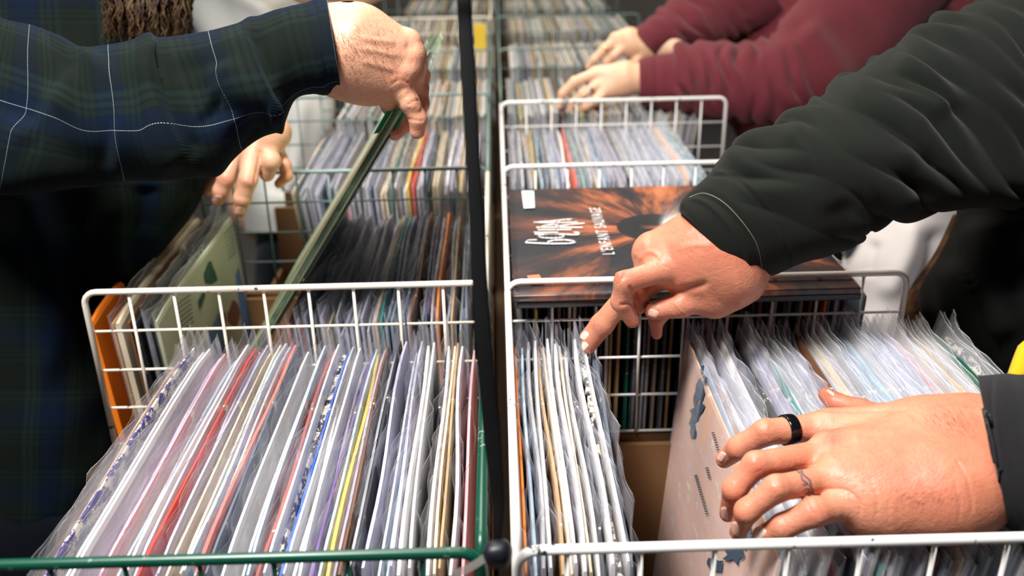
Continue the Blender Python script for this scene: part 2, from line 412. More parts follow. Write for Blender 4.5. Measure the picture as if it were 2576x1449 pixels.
pack(.016, .352, .995, 1.5 - .374, 46, 0, .03, ['charcoal'] * 4 + ['brown'] * 2 + ['black'] * 3 + ['slate grey'] * 2 + ['tan'] * 2 + ['cream', 'pale grey'], [(.03,'yellow'),(.12,'dark green'),(.20,'pink'),(.25,'brick red'),(.31,'orange'),(.34,'purple')], 'under the flat sealed records', 'records under the flat sealed ones', film=.5)
# farther rows: one object, past the number that can be told apart
def far_rows():
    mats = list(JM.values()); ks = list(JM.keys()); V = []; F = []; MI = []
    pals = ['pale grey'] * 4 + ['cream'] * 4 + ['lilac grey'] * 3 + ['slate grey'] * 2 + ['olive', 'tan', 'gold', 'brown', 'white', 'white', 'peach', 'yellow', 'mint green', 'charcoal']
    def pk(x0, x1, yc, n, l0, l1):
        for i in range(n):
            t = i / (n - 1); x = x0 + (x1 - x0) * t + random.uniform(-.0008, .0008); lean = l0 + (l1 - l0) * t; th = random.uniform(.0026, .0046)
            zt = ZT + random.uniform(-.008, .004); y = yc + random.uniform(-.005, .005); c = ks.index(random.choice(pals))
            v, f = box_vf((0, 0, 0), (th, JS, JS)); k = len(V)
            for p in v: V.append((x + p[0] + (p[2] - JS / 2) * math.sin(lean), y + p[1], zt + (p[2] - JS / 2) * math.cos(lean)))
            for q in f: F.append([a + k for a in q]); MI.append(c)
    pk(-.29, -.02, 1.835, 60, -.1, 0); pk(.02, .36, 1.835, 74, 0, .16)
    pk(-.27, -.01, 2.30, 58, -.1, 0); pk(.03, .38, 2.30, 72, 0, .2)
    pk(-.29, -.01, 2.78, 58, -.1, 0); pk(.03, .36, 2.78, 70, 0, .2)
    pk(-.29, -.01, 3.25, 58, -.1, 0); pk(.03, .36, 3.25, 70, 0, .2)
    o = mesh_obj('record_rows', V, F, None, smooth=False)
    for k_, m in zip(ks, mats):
        c_ = COL.get(k_, (.1, .1, .12)); g_ = sum(c_) / 3; o.data.materials.append(plain('far_dimmed_' + k_.replace(' ', '_'), tuple(max(.02, (g_ * .45 + v * .55) * .62) for v in c_), .6, .3, var=.35, scale=25))  # jacket colours greyed and darkened: haze and dimmer light painted in
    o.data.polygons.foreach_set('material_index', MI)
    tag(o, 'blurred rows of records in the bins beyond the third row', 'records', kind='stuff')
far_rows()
# ------------------------------------------------------------------ implicit bodies (hands, arms) -> one surface
def rc(p, a, b, ra, rb):
    ab = b - a; t = np.clip(((p - a) @ ab) / max(ab @ ab, 1e-12), 0, 1)
    return np.linalg.norm(p - (a + t[..., None] * ab), axis=-1) - (ra + t * (rb - ra))
def smin(a, b, k):
    if k <= 0: return np.minimum(a, b)
    h = np.clip(.5 + .5 * (b - a) / k, 0, 1); return b + (a - b) * h - k * h * (1 - h)
def sdf_hand(p, H):
    """H: dict palm=[(a,b,ra,rb)], fingers=[[(a,b,ra,rb)...]...]"""
    d = None
    for c in H['palm']:
        q = rc(p, *c); d = q if d is None else smin(d, q, H.get('kp', .012))
    g = None
    for ch in H['fingers']:
        f = None
        for c in ch:
            q = rc(p, *c); f = q if f is None else smin(f, q, .0035)
        g = f if g is None else smin(g, f, .0012)
    return smin(d, g, H.get('kf', .006)) if g is not None else d
def surface_nets(H, h):
    pts = []
    for c in H['palm'] + [c for ch in H['fingers'] for c in ch]:
        r = max(c[2], c[3]); pts += [c[0] - r, c[0] + r, c[1] - r, c[1] + r]
    pts = np.array(pts); lo = pts.min(0) - 3 * h; hi = pts.max(0) + 3 * h
    n = np.ceil((hi - lo) / h).astype(int) + 1
    ax = [lo[i] + h * np.arange(n[i]) for i in range(3)]
    G = np.stack(np.meshgrid(*ax, indexing='ij'), -1); Fv = sdf_hand(G, H); s = Fv < 0
    nc = n - 1; acc = np.zeros((*nc, 3)); cnt = np.zeros(nc)
    for axis in range(3):
        o = [a for a in range(3) if a != axis]
        sl0 = [slice(None)] * 3; sl1 = [slice(None)] * 3; sl0[axis] = slice(0, -1); sl1[axis] = slice(1, None)
        f0 = Fv[tuple(sl0)]; f1 = Fv[tuple(sl1)]; cr = (f0 < 0) != (f1 < 0)
        t = np.where(cr, f0 / np.where(cr, f0 - f1, 1), 0)
        pos = G[tuple(sl0)].copy(); pos[..., axis] += t * h
        for i in (0, 1):
            for j in (0, 1):
                sl = [slice(None)] * 3; sl[o[0]] = slice(i, nc[o[0]] + i); sl[o[1]] = slice(j, nc[o[1]] + j); sl = tuple(sl)
                c = cr[sl]; acc[c] += pos[sl][c]; cnt[c] += 1
    act = cnt > 0; idx = -np.ones(nc, int); idx[act] = np.arange(act.sum()); V = acc[act] / cnt[act][:, None]; Q = []
    for axis in range(3):
        o = [(axis + 1) % 3, (axis + 2) % 3]
        sl0 = [slice(1, nc[a]) for a in range(3)]; sl1 = [slice(1, nc[a]) for a in range(3)]
        sl0[axis] = slice(0, nc[axis]); sl1[axis] = slice(1, nc[axis] + 1)
        a0 = s[tuple(sl0)]; a1 = s[tuple(sl1)]; c = np.argwhere(a0 != a1)
        if not len(c): continue
        ori = a0[a0 != a1]; b = c.copy()
        for a in range(3):
            if a != axis: b[:, a] += 1
        def gi(d0, d1):
            q = b.copy(); q[:, o[0]] -= d0; q[:, o[1]] -= d1; return idx[q[:, 0], q[:, 1], q[:, 2]]
        q = np.stack([gi(1, 1), gi(0, 1), gi(0, 0), gi(1, 0)], 1); q[~ori] = q[~ori][:, ::-1]; Q.append(q)
    Q = np.concatenate(Q); e = h * .2
    for _ in range(2):
        d = sdf_hand(V, H); g = np.stack([sdf_hand(V + np.eye(3)[i] * e, H) - d for i in range(3)], -1) / e
        V = V - (d / np.maximum((g * g).sum(-1), .3))[:, None] * g * .8
    g /= np.maximum(np.linalg.norm(g, axis=1), 1e-9)[:, None]
    return V, Q, g
def polydist(pp, line):
    """distance of pixels pp to a pixel polyline, and how far along it they are (0..1)"""
    best = np.full(len(pp), 1e9); al = np.zeros(len(pp)); sg = np.ones(len(pp)); tot = sum(math.dist(a, b) for a, b in zip(line[:-1], line[1:])); run = 0
    for a, b in zip(line[:-1], line[1:]):
        a = np.array(a, float); b = np.array(b, float); ab = b - a; l = math.hypot(*ab); t = np.clip(((pp - a) @ ab) / (ab @ ab), 0, 1)
        v = pp - (a + t[:, None] * ab); d = np.linalg.norm(v, axis=1); m = d < best; sg[m] = np.sign(ab[0] * v[m, 1] - ab[1] * v[m, 0])
        best[m] = d[m]; al[m] = (run + t[m] * l) / tot; run += l
    return best, al, sg
def smooth_line(line, n=5):
    if len(line) < 3: return line
    return [tuple(q) for q in catmull([list(p) for p in line], (len(line) - 1) * n + 1)]
def relief(V, N, feats):
    """press creases into / raise veins and folds on the side of V that faces the eye; feats: (pixel polyline, width px, depth m)"""
    pp = proj(V); vw = EYE - V; vw /= np.linalg.norm(vw, axis=1)[:, None]; fac = np.clip((N * vw).sum(1) * 2.5, 0, 1); fac = fac * fac * (3 - 2 * fac)
    D = np.zeros(len(V))
    for f in feats:
        line, w, a = f[:3]; d, al, sg = polydist(pp, smooth_line(list(line)))
        if len(f) == 4 and f[3] in (2, -2):          # overlapping fold: full height on one side, sharp drop on the other
            x = d * sg * f[3] / 2; prof = np.where(x > 0, np.exp(-x / w), np.clip(1 + x / 15, 0, 1)); tp = np.clip(np.minimum(al, 1 - al) * 4, 0, 1)
            D += a * prof * fac * tp * tp * (3 - 2 * tp); continue
        tp = np.clip(np.minimum(al, 1 - al) * 5, 0, 1) if w > 5 and len(f) < 5 else 1
        D += a * np.exp(-(d / w) ** 2) * fac * (tp * tp * (3 - 2 * tp) if w > 5 and len(f) < 5 else 1)
    return V + N * D[:, None]
def chain(pts, rs):
    return [(pts[i], pts[i + 1], rs[i], rs[i + 1]) for i in range(len(pts) - 1)]
def pz(px, py, z, rp):                               # joint by pixel, depth and pixel radius -> (point, metres)
    return P(px, py, z), rp * z / FP
def fing(js): q = [pz(*j) for j in js]; return chain([a for a, _ in q], [b for _, b in q])
def skin_mat(name, base, red, light):
    t = NT(name); c = t.coord(); n = t.noise(28, 4, .6, c); n2 = t.noise(9, 2, .5, c)
    at = t.node('ShaderNodeAttribute'); at.attribute_name = 'tint'
    col = t.mix(t.maprange(n2, .35, .65), base, light); col = t.mix(t.math('MULTIPLY', n, .5), col, red)
    sp = t.node('ShaderNodeSeparateColor'); t.L(at.outputs['Color'], sp.inputs[0])
    col = t.mix(t.math('MULTIPLY', sp.outputs[0], .55), col, red)
    mot = t.noise(120, 4, .7, c); col = t.mix(t.maprange(mot, .52, .75, 0, .45), col, red); pale = t.noise(45, 3, .6, c); col = t.mix(t.maprange(pale, .55, .8, 0, .5), col, light)
    t.set(col, .42, .42); t.L(t.maprange(mot, .3, .7, .36, .55), t.b.inputs['Roughness'])
    t.b.inputs['Subsurface Weight'].default_value = .08; t.b.inputs['Subsurface Radius'].default_value = (.010, .003, .002); t.b.inputs['Subsurface Scale'].default_value = .5
    v = t.node('ShaderNodeTexVoronoi'); v.inputs['Scale'].default_value = 700; t.L(c, v.inputs['Vector']); wr = t.noise(70, 4, .7, t.scaled(c, (1.0, 2.2, 1.4)), .6)
    h_ = t.math('ADD', t.math('MULTIPLY', v.outputs[0], .35), t.math('ADD', t.noise(300, 3, .6, c), t.math('MULTIPLY', wr, 2.2))); t.bump(h_, .42, .0007); return t.m
M_skinR = skin_mat('skin_ruddy', (.54, .205, .115), (.50, .105, .065), (.64, .30, .18))
M_skinP = skin_mat('skin_pale', (.62, .33, .20), (.56, .17, .10), (.72, .45, .29))
M_skinL = skin_mat('skin_fair', (.82, .50, .30), (.74, .30, .18), (.90, .62, .42))
M_nail = plain('fingernail', (.80, .46, .36), .25, .5, var=.06)
M_nailw = plain('fingernail_pale', (.86, .66, .52), .22, .5, var=.05)
def body(root, parts, mat, coarse=None):
    """parts: list of (H, grid step, relief feats, tint blobs[(px,py,r,strength)]); coarse: hidden trunk under the clothes"""
    VV = []; QQ = []; TT = []; k = 0
    for H, h, feats, tints in parts + ([(coarse, .009, [], [])] if coarse else []):
        V, Q, N = surface_nets(H, h)
        if feats: V = relief(V, N, feats)
        T = np.zeros(len(V)); pp = proj(V)
        for x, y, r, st in tints: T = np.maximum(T, st * np.exp(-(((pp - (x, y)) ** 2).sum(1)) / r ** 2))
        VV.append(V); QQ.append(Q + k); TT.append(T); k += len(V)
    V = np.concatenate(VV); Q = np.concatenate(QQ); T = np.concatenate(TT)
    m = bpy.data.meshes.new('body'); m.vertices.add(len(V)); m.vertices.foreach_set('co', (V - np.array(root.location)).ravel())
    m.loops.add(len(Q) * 4); m.loops.foreach_set('vertex_index', Q.ravel()); m.polygons.add(len(Q))
    m.polygons.foreach_set('loop_start', np.arange(0, len(Q) * 4, 4)); m.polygons.foreach_set('loop_total', np.full(len(Q), 4))
    m.update(); m.validate(); m.polygons.foreach_set('use_smooth', [True] * len(m.polygons))
    ca = m.color_attributes.new('tint', 'FLOAT_COLOR', 'POINT'); ca.data.foreach_set('color', np.stack([T, T, T, np.ones_like(T)], 1).ravel())
    m.materials.append(mat); o = bpy.data.objects.new('body', m); link(o, root)
    tree = BVHTree.FromPolygons([tuple(v) for v in V], [tuple(q) for q in Q])
    return o, tree
def hit(tree, px, py):
    r = ray(px, py); d = Vector(r).normalized(); h = tree.ray_cast(Vector(EYE), d); return (np.array(h[0]), np.array(h[1])) if h[0] else (None, None)
def nail(root, tree, cx, cy, ang, L, Wd, mat=None, parent=None, lift=.0005):
    """a curved plate laid on the fingertip: centre px, angle of the finger axis (deg, image), length/width px"""
    ca, sa = math.cos(math.radians(ang)), math.sin(math.radians(ang)); n = 9; V = []; ok = []
    for i in range(n):
        for j in range(n):
            u = i / (n - 1) * 2 - 1; v = j / (n - 1) * 2 - 1
            uu = u * math.sqrt(1 - .38 * v * v); vv = v * math.sqrt(1 - .30 * u * u)
            x = cx + ca * uu * L / 2 - sa * vv * Wd / 2; y = cy + sa * uu * L / 2 + ca * vv * Wd / 2
            h, nn = hit(tree, x, y)
            if h is None: V.append(None); continue
            e = max(abs(u), abs(v)); V.append(h + nn * (lift if e < .98 else -.0003))
    good = [v for v in V if v is not None]
    if len(good) < 20: return
    mid = np.mean(good, 0); V = [v if v is not None else mid for v in V]; md = np.median([np.dot(v - EYE, v - EYE) ** .5 for v in good])
    F = []
    for i in range(n - 1):
        for j in range(n - 1):
            q = [i * n + j, i * n + j + 1, (i + 1) * n + j + 1, (i + 1) * n + j]
            if max(np.linalg.norm(V[a] - V[b]) for a in q for b in q) < .008: F.append(q)
    mesh_obj('fingernail', rel(V, root), F, mat or M_nail, root)
def ribbon(name, root, tree, line, w, mat, lift=.0002, label=None):
    V = []; F = []
    pts = []; line = smooth_line(list(line), 6)
    for a, b in zip(line[:-1], line[1:]):
        m = max(2, int(math.dist(a, b) / 3))
        for i in range(m): pts.append((a[0] + (b[0] - a[0]) * i / m, a[1] + (b[1] - a[1]) * i / m))
    pts.append(line[-1])
    for i, p in enumerate(pts):
        a = pts[max(0, i - 1)]; b = pts[min(len(pts) - 1, i + 1)]; dx, dy = b[0] - a[0], b[1] - a[1]; l = math.hypot(dx, dy) or 1
        for s in (-1, 1):
            h, nn = hit(tree, p[0] - dy / l * w / 2 * s, p[1] + dx / l * w / 2 * s)
            if h is None: return None
            V.append(h + nn * lift)
        if i: k = 2 * i; F.append((k - 2, k - 1, k + 1, k))
    return V, F
def torus_vf(c, axis, R, r, w=None, n=40, m=10):
    ax = Vector(axis).normalized(); u = ax.orthogonal().normalized(); v = ax.cross(u); V = []; F = []; c = Vector(c); w = w or r
    for i in range(n):
        a = 2 * math.pi * i / n; d = u * math.cos(a) + v * math.sin(a)
        for j in range(m):
            b = 2 * math.pi * j / m; x = math.cos(b); y = math.sin(b); x = math.copysign(abs(x) ** .5, x); y = math.copysign(abs(y) ** .5, y)
            V.append(c + d * (R + r * x) + ax * (w * y))
    for i in range(n):
        for j in range(m): F.append((i * m + j, ((i + 1) % n) * m + j, ((i + 1) % n) * m + (j + 1) % m, i * m + (j + 1) % m))
    return V, F
# ------------------------------------------------------------------ cloth lofts
def catmull(K, m):
    K = np.asarray(K, float); n = len(K); ts = np.linspace(0, n - 1, m); out = []
    for t in ts:
        i = min(int(t), n - 2); f = t - i; p0 = K[max(i - 1, 0)]; p1 = K[i]; p2 = K[i + 1]; p3 = K[min(i + 2, n - 1)]
        out.append(.5 * ((2 * p1) + (-p0 + p2) * f + (2 * p0 - 5 * p1 + 4 * p2 - p3) * f * f + (-p0 + 3 * p1 - 3 * p2 + p3) * f ** 3))
    return np.array(out)
def loft(name, root, rings, mat, feats=(), gathers=(), m=120, n=96, dr=None, open_start=.0, wob=.0, power=2.0, seed=0, close=False, parent=None, lin=False):
    """tube of cloth: rings = (Tx,Ty,Bx,By,depth,depth radius m): two outline points in the picture, distance, half thickness"""
    K = catmull(rings, m); V = np.zeros((m, n, 3)); N = np.zeros((m, n, 3)); UV = np.zeros((m, n + 1, 2)); L = 0; pc = None
    ph = np.linspace(0, 2 * math.pi, n, endpoint=False)
    for i, (tx, ty, bx, by, z, d) in enumerate(K):
        T = P(tx, ty, z); B = P(bx, by, z); c = (T + B) / 2; a = (T - B) / 2; w = (c - EYE); w /= np.linalg.norm(w)
        if pc is not None: L += np.linalg.norm(c - pc)
        pc = c; cs = np.cos(ph); sn = np.sin(ph)
        cs2 = np.sign(cs) * np.abs(cs) ** (2 / power); sn2 = np.sign(sn) * np.abs(sn) ** (2 / power)
        V[i] = c + cs2[:, None] * a - sn2[:, None] * w * d
        per = math.pi * (np.linalg.norm(a) + d)
        UV[i, :, 0] = L; UV[i, :, 1] = np.linspace(0, 1, n + 1) * per
    du = np.gradient(V, axis=0); dv = np.roll(V, -1, 1) - np.roll(V, 1, 1); N = np.cross(dv, du); N /= np.maximum(np.linalg.norm(N, axis=2), 1e-9)[..., None]
    cc = V.mean(1, keepdims=True); fl = ((V - cc) * N).sum(2).mean() < 0
    if fl: N = -N
    r = np.random.default_rng(seed); Vf = V.reshape(-1, 3).copy(); Nf = N.reshape(-1, 3)
    if wob:
        for _ in range(7):
            k = r.normal(0, 1, 3) * r.uniform(15, 45); Vf = Vf + Nf * (wob * r.uniform(.2, 1) * np.sin(Vf @ k + r.uniform(0, 6)))[:, None] * .4
    for (u0, u1, lam, A, skew, sd) in gathers:       # gathered cloth: round ridges with sharp valleys
        rg = np.random.default_rng(sd); U = np.repeat(UV[:, 0, 0], n); PH = np.tile(ph, m); pf = np.where(PH > math.pi, 2 * math.pi - PH, PH) / math.pi
        a = rg.uniform(0, 6.28, 8); nz = .5 * np.sin(2.3 * PH + a[0] + U * 9) + .35 * np.sin(5 * PH + a[1] - U * 31) + .3 * np.sin(U * 55 + a[2] + 1.5 * PH)
        s_ = U - skew * pf + lam * .22 * nz; w_ = np.clip((U - u0) / .035, 0, 1) * np.clip((u1 - U) / .04, 0, 1); w_ = w_ * w_ * (3 - 2 * w_)
        r1 = np.abs(np.cos(math.pi * s_ / lam)) ** .75; r2 = np.abs(np.cos(math.pi * (s_ * 1.37 + .3 * lam * np.sin(PH * 2 + a[3])) / lam + a[4])) ** .8
        bl = .5 + .5 * np.sin(PH * 1.7 + U * 23 + a[5]); am = .55 + .45 * np.sin(PH * 2.6 + U * 37 + a[6])
        Vf = Vf + Nf * (A * w_ * am * ((r1 * bl + r2 * (1 - bl)) - .62))[:, None]
    if len(feats): Vf = relief(Vf, Nf, [(f[0], f[1] * (1.6 if f[1] > 6 else 1), f[2] * (1.15 if f[1] > 6 else 1)) if f[1] > 6 and not (len(f) == 4 and f[3] in (2, -2)) else (f if len(f) == 4 and f[3] in (2, -2) else (f[0], max(f[1], 6), f[2], 0, 0)) for f in feats])
    V = Vf.reshape(m, n, 3); F = []; uv = []
    for i in range(m - 1):
        for j in range(n):
            j2 = (j + 1) % n; q = (i * n + j, i * n + j2, (i + 1) * n + j2, (i + 1) * n + j); t = [(i, j), (i, j + 1), (i + 1, j + 1), (i + 1, j)]
            if fl: q = q[::-1]; t = t[::-1]
            F.append(q); uv += [tuple(UV[a, b]) for a, b in t]
    me = bpy.data.meshes.new(name); base = np.array((parent or root).location) if parent is None else np.array(root.location)
    VV = Vf - base; me.from_pydata(VV.tolist(), [], F); me.update(); lay = me.uv_layers.new(name='uv')
    lay.data.foreach_set('uv', np.array(uv).ravel()); me.polygons.foreach_set('use_smooth', [True] * len(F)); me.materials.append(mat)
    o = bpy.data.objects.new(name, me); link(o, parent or root)
    md = o.modifiers.new('thickness', 'SOLIDIFY'); md.thickness = .0022; md.offset = -1
    o['_tmp'] = 1; del o['_tmp']
    return o, V
def tree_of(V):
    m, n = V.shape[:2]; F = [(i * n + j, i * n + (j + 1) % n, (i + 1) * n + (j + 1) % n, (i + 1) * n + j) for i in range(m - 1) for j in range(n)]
    return BVHTree.FromPolygons([tuple(v) for v in V.reshape(-1, 3)], F)
def cloth_mat(name, a, b, weave=1500, rough=.85, spec=.15, big=12, bump=.5, sheen=.2):
    t = NT(name); c = t.coord(); uv = t.coord('UV'); n = t.noise(big, 4, .6, c)
    w = t.node('ShaderNodeTexWave'); w.inputs['Scale'].default_value = weave / 6; w.bands_direction = 'DIAGONAL'; t.L(uv, w.inputs['Vector'])
    t.set(t.mix(t.math('ADD', t.math('MULTIPLY', n, .8), t.math('MULTIPLY', w.outputs[1], .2)), a, b), rough, spec)
    t.b.inputs['Sheen Weight'].default_value = sheen; t.b.inputs['Sheen Roughness'].default_value = .5
    t.bump(w.outputs[1], bump * .25, .0003); return t.m
def plaid_mat(lines=True):
    t = NT('plaid_flannel'); uv = t.coord('UV'); sp = t.node('ShaderNodeSeparateXYZ'); t.L(uv, sp.inputs[0]); c = t.coord()
    def band(v, period, centre, width, soft):
        f = t.math('FRACT', t.math('ADD', t.math('DIVIDE', v, period), 55.5 - centre)); d = t.math('ABSOLUTE', t.math('SUBTRACT', f, .5))
        return t.maprange(d, width / 2 + soft, width / 2, 0, 1)
    u, v = sp.outputs[0], sp.outputs[1]; pu, pv = .104, .106
    col = t.mix(0.0, (.0015, .0027, .0042), (0, 0, 0))
    for cc, q, p in ((u, .0, pu), (v, .05, pv)):
        col = t.mix(t.math('MULTIPLY', band(cc, p, q + .02, .20, .06), .55), col, (.0014, .0065, .0200))
        col = t.mix(t.math('MULTIPLY', band(cc, p, q + .50, .30, .05), .45), col, (.0042, .0070, .0032))
        for k in (-.26, -.20, -.14, .20, .26, .33, .72, .80): col = t.mix(t.math('MULTIPLY', band(cc, p, q + k, .025, .02), .30), col, (.0085, .017, .0135))
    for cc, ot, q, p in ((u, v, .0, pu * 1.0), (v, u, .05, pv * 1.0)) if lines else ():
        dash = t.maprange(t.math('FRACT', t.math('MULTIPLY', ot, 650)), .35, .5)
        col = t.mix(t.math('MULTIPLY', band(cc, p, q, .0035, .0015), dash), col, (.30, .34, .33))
    t.set(col, .9, .1); t.b.inputs['Sheen Weight'].default_value = .06; t.b.inputs['Sheen Tint'].default_value = (.2, .35, .4, 1)
    w = t.node('ShaderNodeTexWave'); w.inputs['Scale'].default_value = 260; w.bands_direction = 'DIAGONAL'; t.L(uv, w.inputs['Vector']); t.bump(w.outputs[1], .4, .0004)
    return t.m
M_plaid = plaid_mat(); M_plaid_shaded = plaid_mat(False)  # second copy leaves out the white lines to paint the trunk's shade
M_navy = cloth_mat('navy_cotton', (.0012, .0022, .0050), (.0025, .0045, .0110), sheen=.02)
M_canvas = cloth_mat('dark_canvas', (.0035, .0048, .0042), (.0105, .0125, .0085), sheen=.06)
M_canvas2 = cloth_mat('dark_jacket_cloth', (.0022, .0027, .0026), (.0045, .0052, .0045), sheen=.02)
M_cuffg = cloth_mat('grey_black_cuff', (.012, .012, .014), (.028, .026, .028), sheen=.05)
M_maroon = cloth_mat('maroon_fleece', (.085, .013, .020), (.17, .030, .040), weave=900, sheen=.12)
M_white_sh = cloth_mat('pale_shirt_cloth', (.60, .61, .60), (.80, .80, .74))
M_grey_cl = cloth_mat('pale_grey_cloth', (.50, .46, .45), (.66, .61, .58))
M_jeans = cloth_mat('dark_jeans', (.010, .020, .038), (.030, .045, .070))
M_red = cloth_mat('red_lining', (.25, .01, .01), (.4, .02, .02))
M_yellow = cloth_mat('yellow_lining', (.75, .48, .01), (.85, .60, .03))
M_thread = plain('seam_thread', (.16, .16, .12), .7, .2)
M_brass = plain('brass', (.62, .45, .12), .3, .5, metal=1, var=.1)
M_steel = plain('dull_steel', (.35, .33, .30), .35, .5, metal=1)
M_ringb = plain('black_ring_steel', (.035, .035, .045), .16, .6, metal=.9, var=.1)
M_ringc = plain('black_rubber', (.008, .008, .010), .5, .3)
M_gold = plain('gold_ring', (.8, .55, .2), .2, .5, metal=1)
M_tat = plain('faded_tattoo_ink', (.16, .10, .11), .5, .3)
M_hair = plain('dark_body_hair', (.05, .022, .012), .5, .3)
# ================================================================== plaid man (left)
m1 = empty('person', (-.52, .95, 0), 'man in a dark blue and green plaid shirt lifting a green record, left side', 'person', 'record shoppers')
zA = .80
HA = dict(palm=[(*[q for q in (P(785, 116, zA), P(905, 130, zA))], .025, .030),
                (P(905, 128, zA), P(1020, 108, zA + .005), .031, .0105), (P(905, 130, zA), P(1030, 146, zA), .031, .0105),
                (P(900, 135, zA), P(1017, 183, zA), .030, .0105), (P(890, 140, zA), P(992, 208, zA), .030, .0115),
                (P(835, 126, zA), P(935, 195, zA + .006), .0265, .0185), (P(700, 130, zA), P(800, 118, zA), .023, .025)],
          fingers=[fing([(1001, 206, zA, 30), (1030, 258, zA, 25), (1052, 300, zA + .006, 22), (1050, 331, zA + .012, 19)]),
                   fing([(1026, 172, zA, 28), (1056, 222, zA + .018, 22), (1060, 262, zA + .022, 19), (1052, 290, zA + .026, 16)]),
                   fing([(1038, 136, zA, 27), (1061, 190, zA + .03, 20), (1059, 242, zA + .034, 17)]),
                   fing([(1030, 104, zA, 26), (1056, 160, zA + .04, 19), (1060, 205, zA + .045, 16)]),
                   fing([(950, 205, zA + .02, 32), (985, 262, zA + .055, 27), (1012, 312, zA + .065, 24), (994, 334, zA + .06, 20)])], kp=.021, kf=.0070)
ftA = [([(985, 212), (1003, 200), (1026, 208)], 3, -.0008), ([(1003, 262), (1012, 292)], 3, -.0006), ([(1010, 225), (1040, 272)], 14, .0012),
       ([(1040, 98), (1020, 100)], 20, .0012, 0, 0), ([(1046, 140), (1030, 142)], 18, .0012, 0, 0), ([(1034, 178), (1020, 180)], 18, .0012, 0, 0), ([(1012, 200), (994, 206)], 20, .0012, 0, 0),
       ([(1048, 122), (1015, 117)], 9, -.0005), ([(1043, 160), (1005, 152)], 9, -.0005), ([(1028, 198), (995, 184)], 9, -.0005),
       ([(900, 95), (1000, 108)], 8, .0012), ([(905, 120), (1010, 142)], 7, .0010), ([(905, 150), (1000, 180)], 7, .0010),
       ([(1030, 262), (1050, 252), (1064, 262)], 4, -.0010), ([(1034, 268), (1058, 276)], 8, .0010), ([(1028, 300), (1062, 305)], 3, -.0008),
       ([(1034, 216), (1054, 250)], 4, -.0006)]
tiA = [(1010, 200, 30, .8), (1040, 140, 22, .6), (1040, 95, 22, .6), (1050, 280, 25, .7), (1050, 325, 20, .9), (1000, 330, 30, .8)]
zB = 1.10
HB = dict(palm=[(P(690, 335, zB), P(665, 372, zB), .020, .017), (P(668, 345, zB), P(640, 372, zB), .018, .012), (P(640, 330, zB + .01), P(610, 380, zB + .012), .02, .012)],
          fingers=[fing([(640, 372, zB - .006, 28), (624, 452, zB - .02, 23), (610, 498, zB - .012, 21), (604, 530, zB, 17)]),
                   fing([(606, 378, zB + .012, 26), (570, 448, zB, 22), (556, 480, zB + .006, 20), (549, 502, zB + .014, 16)]),
                   fing([(664, 372, zB, 26), (683, 404, zB - .012, 23), (672, 438, zB + .002, 19)]),
                   fing([(690, 372, zB + .02, 22), (716, 415, zB + .012, 16), (722, 442, zB + .014, 14), (702, 462, zB + .02, 12)]),
                   fing([(600, 372, zB + .03, 26), (545, 440, zB + .03, 20), (522, 478, zB + .035, 16)])], kp=.012, kf=.006)
ftB = [([(612, 365), (596, 455)], 4, -.0016), ([(655, 385), (640, 460)], 4, -.0015), ([(607, 455), (640, 462)], 8, .0012), ([(600, 495), (626, 500)], 5, -.0006)]
tiB = [(625, 455, 22, .9), (604, 528, 22, 1.0), (560, 450, 24, .9), (549, 500, 24, 1.0), (716, 445, 26, .7), (640, 380, 30, .4)]
co1 = dict(palm=[(P(730, 135, zA), P(420, 270, .815), .020, .034), (P(420, 270, .815), P(-60, 250, .86), .034, .03), (P(-60, 250, .86), P(-330, 110, .98), .03, .025),
                 (P(-330, 110, .98), P(60, -150, 1.18), .025, .05), (P(60, -150, 1.18), P(150, 900, 1.18), .06, .10), (P(80, -150, 1.18), P(330, 150, 1.17), .06, .04),
                 (P(330, 150, 1.17), P(620, 330, 1.12), .038, .026), (P(620, 330, 1.12), P(670, 345, 1.10), .026, .02)], fingers=[], kp=.03)
bo, trA = body(m1, [(HA, .0014, ftA, tiA), (HB, .0018, ftB, tiB)], M_skinP, co1)
# body hair on the forearm and the back of the hand
hv = []; hf = []
for _ in range(430):
    px = 835 + rng.beta(1.1, 1.5) * 175; cyy = 115 + (px - 835) * .12; py = cyy + rng.normal(0, 38)
    h, nn = hit(trA, px, py)
    if h is None: continue
    dx, dy = rng.normal(7, 4), rng.normal(9, 6); pts = []
    for s in (0, .5, 1):
        h2, n2 = hit(trA, px + dx * s * .6, py + dy * s * .6)
        if h2 is None: break
        pts.append(h2 + n2 * (.0001 + .0012 * math.sin(s * 1.6)))
    if len(pts) == 3: v, f = tube_vf(pts, [.00008, .00006, .00003], 3, caps=False); hv.append((v, f))
V, F = joinvf(hv); o = mesh_obj('arm_hair', rel(V, m1), F, M_hair, m1); o['kind'] = 'stuff'
nail(m1, trA, 604, 530, 95, 22, 26, M_nail); nail(m1, trA, 549, 500, 100, 20, 24, M_nail)
V, F = torus_vf(P(675, 388, zB - .004), P(683, 404, zB - .012) - P(664, 372, zB), .0136, .0016, .0030); mesh_obj('ring', rel(V, m1), F, M_ringc, m1)['label'] = 'black band on a bent finger'
